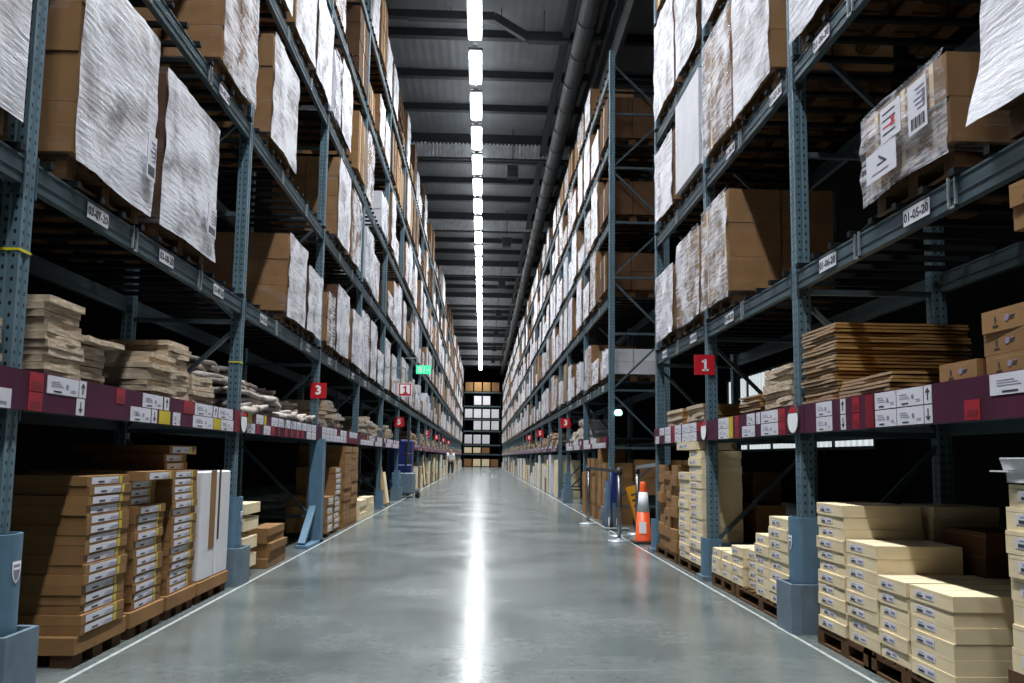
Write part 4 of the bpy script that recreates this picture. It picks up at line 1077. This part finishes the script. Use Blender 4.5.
# right shelf piles
sheets('R', 5.27, .56, 23, ZS, .0150, 'gold_board', 'kraft_edge', 'tall golden board pile beside the upright', GB, XF + .02, .9, .0016, .014, .0235)
sheets('R', 4.55, .66, 6, ZS, .0150, 'gold_board', 'kraft_edge', 'low golden board pile beside the tall one', GB, XF + .02, .45, .0016, .016, .0235)
sheets('R', 6.15, .62, 9, ZS, .036, 'pale_board', 'pale_board', 'light board pile just beyond the white-faced disc', GB, XF + .06, .8, .004)
sheets('R', 6.86, .55, 8, ZS, .0150, 'gold_board', 'kraft_edge', 'low board pile halfway along the second right-side bay', GB, XF + .06, .9, .0016, .014, .0235)
sheets('R', 8.6, .7, 5, ZS, .04, 'gold_board', 'pale_board', 'golden pile beside the number 1 sign', GB, XF + .04, .8, .003)
sheets('R', 9.5, .8, 5, ZS, .04, 'gold_board', 'pale_board', 'golden pile at the end of the shelf before the passage', GB, XF + .04, .8, .003)
# left shelf piles
sheets('L', 3.40, .62, 6, ZS, .038, 'pale_board', 'pale_board', 'pale pile cut by the frame edge', GB, XF + .04, .7, .004)
sheets('L', 4.33, .40, 11, ZS, .037, 'pale_board', 'pale_board', 'highest pale pile next to the first left-side upright', GB, XF + .0, .35, .002)
sheets('L', 4.78, .34, 6, ZS, .037, 'pale_board', 'pale_board', 'lower pale pile with the jutting top sheet', GB, XF + .04, .4, .002)
sheets('L', 4.76, .5, 1, ZS + 6 * .042, .03, 'pale_board', 'pale_board', 'lower pale pile, a wide jutting sheet', GB, XF + .0, .6, .006)
sheets('L', 5.72, .44, 8, ZS, .037, 'pale_board', 'pale_board', 'stepped brown-sided pale pile in the shelf middle', GB, XF + .0, .5, .002, .03)
sheets('L', 6.12, .42, 11, ZS, .037, 'pale_board', 'pale_board', 'tall pale pile right behind the stepped one', GB, XF + .04, .7, .004)
sheets('L', 6.62, .5, 6, ZS, .037, 'pale_board', 'pale_board', 'short pale pile nearing the second left-side upright', GB, XF + .02, .7, .004)
# left bay 2 shelf: limp sacks
GK = 'limp sacks on the left-side shelf'
n = 0
names = {0: 'front', 1: 'middle', 2: 'back'}
for row in range(3):
    for c in range(7):
        for k in range(2 + row * 3 + (2 if c < 3 else 0)):
            key = ('sack', k % 3)
            if key not in SP:
                SP[key] = sheet_proto(.56, .5, .045, 'sack', 'sack', .018, 20 + k % 3).mesh('limp_sack', True)
            o = bpy.data.objects.new('limp_sack', SP[key]); COL.objects.link(o)
            (lx, ly, lz), rz = at('L', 7.95 + c * .48 + rnd.uniform(-.05, .05), .56, ZS + .02 + k * .055 + c * .002, XF + .02 + row * .27 + rnd.uniform(-.03, .03))
            o.location = (lx, ly, lz); o.rotation_euler = (rnd.uniform(-.06, .06), rnd.uniform(-.05, .05), rz + rnd.uniform(-.25, .25))
            tag(o, 'pale limp sack, %s from the bottom, %s heap from the upright, %s row' % (ORD[k], ORD[c], names[row]), 'sack', GK)
# left bays 3..5 lumpy piles
for i, (y, n, w) in enumerate(((12.35, 8, .55), (13.0, 5, .6), (11.7, 2, .5), (15.5, 6, .6), (16.2, 7, .55), (17.0, 6, .55), (17.8, 5, .6), (19.3, 6, .6), (20.3, 5, .6))):
    sheets('L', y, w, n, ZS, .048, 'pale_board', 'sack', '%s lumpy pale pile past sign 3' % ORD[i], GB, XF + .0, .6, .008, .05)
# right beyond the passage shelf
for i, (y, n, w) in enumerate(((18.7, 9, .6), (19.5, 6, .6), (20.6, 5, .6))):
    sheets('R', y, w, n, ZS, .05, 'white_card', 'pale_board', '%s whitish pile past the barrier posts' % ORD[i], GB, XF, .6, .006, .04)

# far shelf and floor contents: uncounted masses
fm = MB(); fc = MB()
for (s, yb, L, lv, gap) in BAYS:
    if yb < 22 or gap: continue
    y = yb + .15
    while y < yb + L - .6:
        w = rnd.uniform(.4, .8); hh = rnd.uniform(.1, .42)
        n = int(hh / .05) + 1
        for k in range(n):
            (lx, ly, lz), rz = at(s, y + rnd.uniform(-.03, .03), w, ZS + k * .052, XF + rnd.uniform(0, .06))
            fm.box(0, .6, 0, w, 0, .045, rnd.choice(['pale_board', 'kraft', 'kraft_edge', 'pale_board']), Matrix.Translation((lx, ly, lz)) @ Matrix.Rotation(rz, 4, 'Z'))
        y += w + .08
    y = yb + .2
    while y < yb + L - .8:
        w = rnd.uniform(.45, .8); hh = rnd.uniform(.25, 1.2)
        n = int(hh / .16) + 1; m = rnd.choice(['kraft', 'cream_card', 'cream_card', 'white_card'])
        if rnd.random() < .8:
            for k in range(n):
                (lx, ly, lz), rz = at(s, y + rnd.uniform(-.02, .02), w, .01 + k * .162, XL_ + .05)
                fc.box(0, .7, 0, w, 0, .16, m, Matrix.Translation((lx, ly, lz)) @ Matrix.Rotation(rz, 4, 'Z'))
        y += w + .12
tag(fm.obj('distant_cardboard'), 'distant mixed cardboard piles along the violet-edged shelves of both rows', 'cardboard', kind='stuff')
tag(fc.obj('distant_cartons'), 'distant carton stacks on the floor under both rack rows', 'cartons', kind='stuff')

# ------------------------------------------------------------------ end rack
t = empty('end_rack', (-2.25, 97.5, 0)); tag(t, 'wide dark rack closing the far end of the aisle', 'storage rack')
W = 4.4; ez = [1.4, 2.5, 4.15, 5.55, 7.1, 8.75]
for xx in (0, 2.15, 4.3): MB().box(xx, xx + .1, 0, .1, 0, 9.2, 'bar_dark').obj('upright', t)
for z in ez: MB().box(0, W, -.02, .04, z, z + .16, 'beam_steel').obj('beam', t); MB().box(0, W, .04, 1.1, z + .12, z + .16, 'bar_dark').obj('shelf_deck', t)
for zi, z in enumerate([0] + ez):
    for j in range(4):
        if (zi, j) in ((2, 3), (5, 0), (5, 3), (3, 0), (1, 3)): continue
        w = .88; h = 1.15 if 1 < zi else (.75 if zi == 1 else .95)
        base = z + (.16 if z else 0)
        x0 = -2.25 + .14 + j * 1.05
        m = ('kraft' if (j + zi) % 3 == 0 else 'cream_card') if zi in (0, 1) else 'kraft' if zi == 6 else 'white_card'
        o = MB(); o.box(0, w, 0, .9, 0, .12, 'wood'); 
        nb = 3
        for q in range(nb): o.box(.01, w - .01, .01, .88, .12 + q * (h - .12) / nb + .003, .12 + (q + 1) * (h - .12) / nb, m)
        oo = o.obj('pallet_load'); oo.location = (x0, 97.45, base + .001)
        tag(oo, '%s load, %s across on the %s shelf of the far end rack' % ('brown' if m == 'kraft' else 'white', ORD[j], ORD[zi]), 'pallet load', 'loads in the far end rack')

# ------------------------------------------------------------------ passage furniture
def stanchion(x, y, lab):
    t = empty('barrier_post', (x, y, 0)); tag(t, lab, 'barrier post', 'chrome barrier posts closing the passage')
    MB().lathe([(.165, 0), (.165, .012), (.15, .022), (.04, .035), (.03, .05)], 'clip_steel', 28).obj('base', t, smooth=False)
    MB().tube((0, 0, .03), (0, 0, 1.0), .030, 'post_steel', 18).obj('post', t, smooth=True)
    h = MB().tube((0, 0, .96), (0, 0, 1.06), .038, 'black_rubber', 18); h.obj('belt_head', t, smooth=True)
    return t
posts = [(1.97, 15.2, 'chrome barrier post standing farthest into the aisle distance'), (2.02, 12.1, 'chrome barrier post standing foremost, in front of the cone'), (2.17, 12.9, 'chrome barrier post between the foremost one and the yellow board'), (2.5, 13.2, 'chrome barrier post close behind the orange cone')]
for p in posts: stanchion(*p)
def belt(a, b_, lab):
    o = MB(); o.bar((a[0], a[1], 1.02), (b_[0], b_[1], 1.02), .004, .05, 'black_rubber'); tag(o.obj('barrier_belt'), lab, 'belt')
belt((1.97, 15.16), (2.02, 12.14), 'black retractable belt between the distant and the foremost posts')
o = MB().bar((2.5, 13.16, 1.07), (2.40, 10.9, 1.14), .03, .05, 'clip_steel').obj('swing_rail'); tag(o, 'grey barrier arm from the post behind the cone to the rack upright', 'barrier arm')
# cone
t = empty('traffic_cone', (2.33, 11.85, 0)); tag(t, 'orange traffic cone with white band and square foot beside the upright', 'traffic cone')
MB().prism([(-.16, -.13), (-.13, -.16), (.13, -.16), (.16, -.13), (.16, .13), (.13, .16), (-.13, .16), (-.16, .13)], 0, .035, 'black_rubber').obj('base', t)
prof = [(.16, .035), (.145, .05), (.092, .46), (.060, .74), (.052, .745), (.045, .87), (.038, .88)]
MB().lathe([(.125, .035), (.115, .05), (.088, .45)], 'cone_orange', 28).obj('lower_body', t, smooth=True)
MB().lathe([(.089, .45), (.062, .73)], 'cone_white', 28).obj('reflective_band', t, smooth=True)
MB().lathe([(.062, .73), (.053, .745), (.050, .80), (.044, .86), (.030, .875)], 'cone_orange', 28).obj('tip', t, smooth=True)
MB().bar((-.03, -.117, .15), (-.03, -.103, .31), .10, .004, 'sign_white').obj('sticker', t)
# yellow board
t = empty('caution_board', (2.74, 14.0, .03)); tag(t, 'yellow folding caution board leaning behind the barrier posts', 'caution board'); t.rotation_euler = (0, -.26, 0); t.scale = (.6, 1, .8)
b = MB().box(-.14, .14, -.015, .015, .22, .92, 'caution_yellow'); p = b.obj('front_panel', t)
MB().box(-.14, .14, .12, .15, .22, .9, 'caution_yellow').obj('rear_panel', t)
q = MB()
for j in range(4): q.box(-.09 + .01 * (j % 2), .08 - .02 * (j % 2), -.018, -.015, .36 + j * .12, .40 + j * .12, 'ink')
q.obj('printing', p)
for xx in (-.12, .12): MB().box(xx - .01, xx + .01, -.015, .15, .0, .22, 'caution_yellow').obj('foot', t)
# hand truck seen behind the posts
t = empty('hand_truck', (2.30, 14.1, 0)); tag(t, 'dark blue hand truck with small pale wheels behind the foremost barrier post', 'hand truck')
for xx in (-.07, .07):
    MB().tube((xx, 0, .12), (xx, .12, 1.05), .018, 'truck_blue', 10).obj('rail', t, smooth=True)
    w = MB(); w.tube((xx - .03, .1, .12), (xx + .03, .1, .12), .12, 'black_rubber', 20); w.tube((xx - .032, .1, .12), (xx + .032, .1, .12), .08, 'cone_white', 16); w.obj('wheel', t)
MB().box(-.06, .06, -.02, .02, .45, 1.0, 'truck_blue').obj('back_plate', t); MB().box(-.2, .2, -.2, .02, .02, .035, 'clip_steel').obj('toe_plate', t)
# lamp on the end frame
t = empty('indicator_lamp', (2.46, 14.8, 1.98)); tag(t, 'small round pale green lamp on the end frame above the barrier posts', 'lamp')
b = MB().lathe([(.05, 0), (.075, .03), (.075, .07), (.045, .11)], 'lamp_mint', 18).obj('dome', t, smooth=True); MB().box(-.03, .03, .0, .09, .02, .06, 'clip_steel').obj('bracket', t)

# ------------------------------------------------------------------ left passage: pallet truck and worker
t = empty('pallet_truck', (-2.05, 24.2, 0), 0); tag(t, 'blue-grey powered pallet truck with black drive wheel in the left-side passage', 'pallet truck')
MB().box(-.55, .1, -.35, .3, .12, .72, 'guard_grey').obj('motor_housing', t, bevel=.03); MB().box(-.45, .0, -.2, .25, .72, .95, 'truck_blue').obj('battery_cover', t, bevel=.03)
for xx in (-.42, -.02): MB().box(xx - .08, xx + .08, .3, 1.4, .08, .13, 'clip_steel').obj('fork', t)
for xx in (-.35, .2):
    w = MB(); w.tube((xx - .06, -.1, .14), (xx + .06, -.1, .14), .14, 'black_rubber', 20); w.tube((xx - .065, -.1, .14), (xx + .065, -.1, .14), .06, 'clip_steel', 14); w.obj('wheel', t)
MB().tube((-.2, -.3, .72), (-.05, -.55, 1.25), .025, 'black_rubber', 10).obj('tiller', t, smooth=True); MB().tube((-.22, -.55, 1.25), (.12, -.55, 1.25), .02, 'black_rubber', 10).obj('handle', t, smooth=True)
t = empty('reach_truck', (-2.55, 25.2, 0)); tag(t, 'dark truck mast with a deep blue body inside the left-side passage', 'truck')
for xx in (-.3, .3): MB().box(xx - .04, xx + .04, 0, .1, .05, 2.3, 'roof_steel').obj('mast_rail', t)
MB().box(-.4, .4, .1, .9, .15, 1.7, 'truck_blue').obj('body', t, bevel=.05)
for xx in (-.32, .32): MB().tube((xx - .05, .2, .15), (xx + .05, .2, .15), .15, 'black_rubber', 18).obj('wheel', t)

def skin_obj(name, verts, edges, radii, mat, parent, root=0, sub=1):
    me = bpy.data.meshes.new(name); me.from_pydata(verts, edges, []); me.materials.append(MATS[mat])
    o = bpy.data.objects.new(name, me); COL.objects.link(o); o.parent = parent
    m = o.modifiers.new('skin', 'SKIN'); m.use_smooth_shade = True
    for i, r in enumerate(radii):
        v = me.skin_vertices[0].data[i]; v.radius = r if isinstance(r, tuple) else (r, r); v.use_root = (i == root)
    s = o.modifiers.new('sub', 'SUBSURF'); s.levels = sub; s.render_levels = sub
    return o
t = empty('person', (-2.0, 53.0, 0)); tag(t, 'person in a white top and dark trousers bending beside the left-side racks', 'person')
V = [(0, 0, .92), (0, -.03, 1.12), (0, -.10, 1.34), (0, -.15, 1.46), (0, -.18, 1.56), (0, -.20, 1.68),
     (.18, -.10, 1.38), (.23, -.16, 1.14), (.20, -.34, .98), (-.18, -.10, 1.38), (-.23, -.16, 1.14), (-.20, -.34, .98),
     (.09, 0, .86), (.11, -.05, .48), (.11, .02, .09), (.11, -.13, .05), (-.09, 0, .86), (-.11, -.03, .48), (-.12, .08, .09), (-.12, -.07, .05), (.19, -.40, .92), (-.19, -.40, .92)]
Ed = [(0, 1), (1, 2), (2, 3), (3, 4), (4, 5), (2, 6), (6, 7), (7, 8), (8, 20), (2, 9), (9, 10), (10, 11), (11, 21), (0, 12), (12, 13), (13, 14), (14, 15), (0, 16), (16, 17), (17, 18), (18, 19)]
Rd = [(.15, .11), (.14, .10), (.16, .11), .06, .085, .09, .06, .045, .032, .06, .045, .032, .09, .06, .045, .04, .09, .06, .045, .04, .03, .03]
skin_obj('body', V, Ed, Rd, 'skin', t)
skin_obj('white_shirt', [(0, 0, .86), (0, -.03, 1.12), (0, -.10, 1.36), (.18, -.10, 1.38), (.23, -.16, 1.16), (-.18, -.10, 1.38), (-.23, -.16, 1.16)], [(0, 1), (1, 2), (2, 3), (3, 4), (2, 5), (5, 6)], [(.18, .14), (.165, .125), (.18, .13), .08, .065, .08, .065], 'cloth_white', t)
skin_obj('trousers', [(0, 0, .92), (.09, 0, .84), (.11, -.05, .48), (.11, .02, .12), (-.09, 0, .84), (-.11, -.03, .48), (-.12, .08, .12)], [(0, 1), (1, 2), (2, 3), (0, 4), (4, 5), (5, 6)], [(.16, .12), .105, .08, .065, .105, .08, .065], 'cloth_dark', t)
skin_obj('hair', [(0, -.17, 1.66), (0, -.19, 1.735)], [(0, 1)], [.088, .085], 'hair', t)

# remove nothing hidden; done
print('loads', COUNT, 'cartons', CARTONS, 'objects', len(bpy.data.objects))
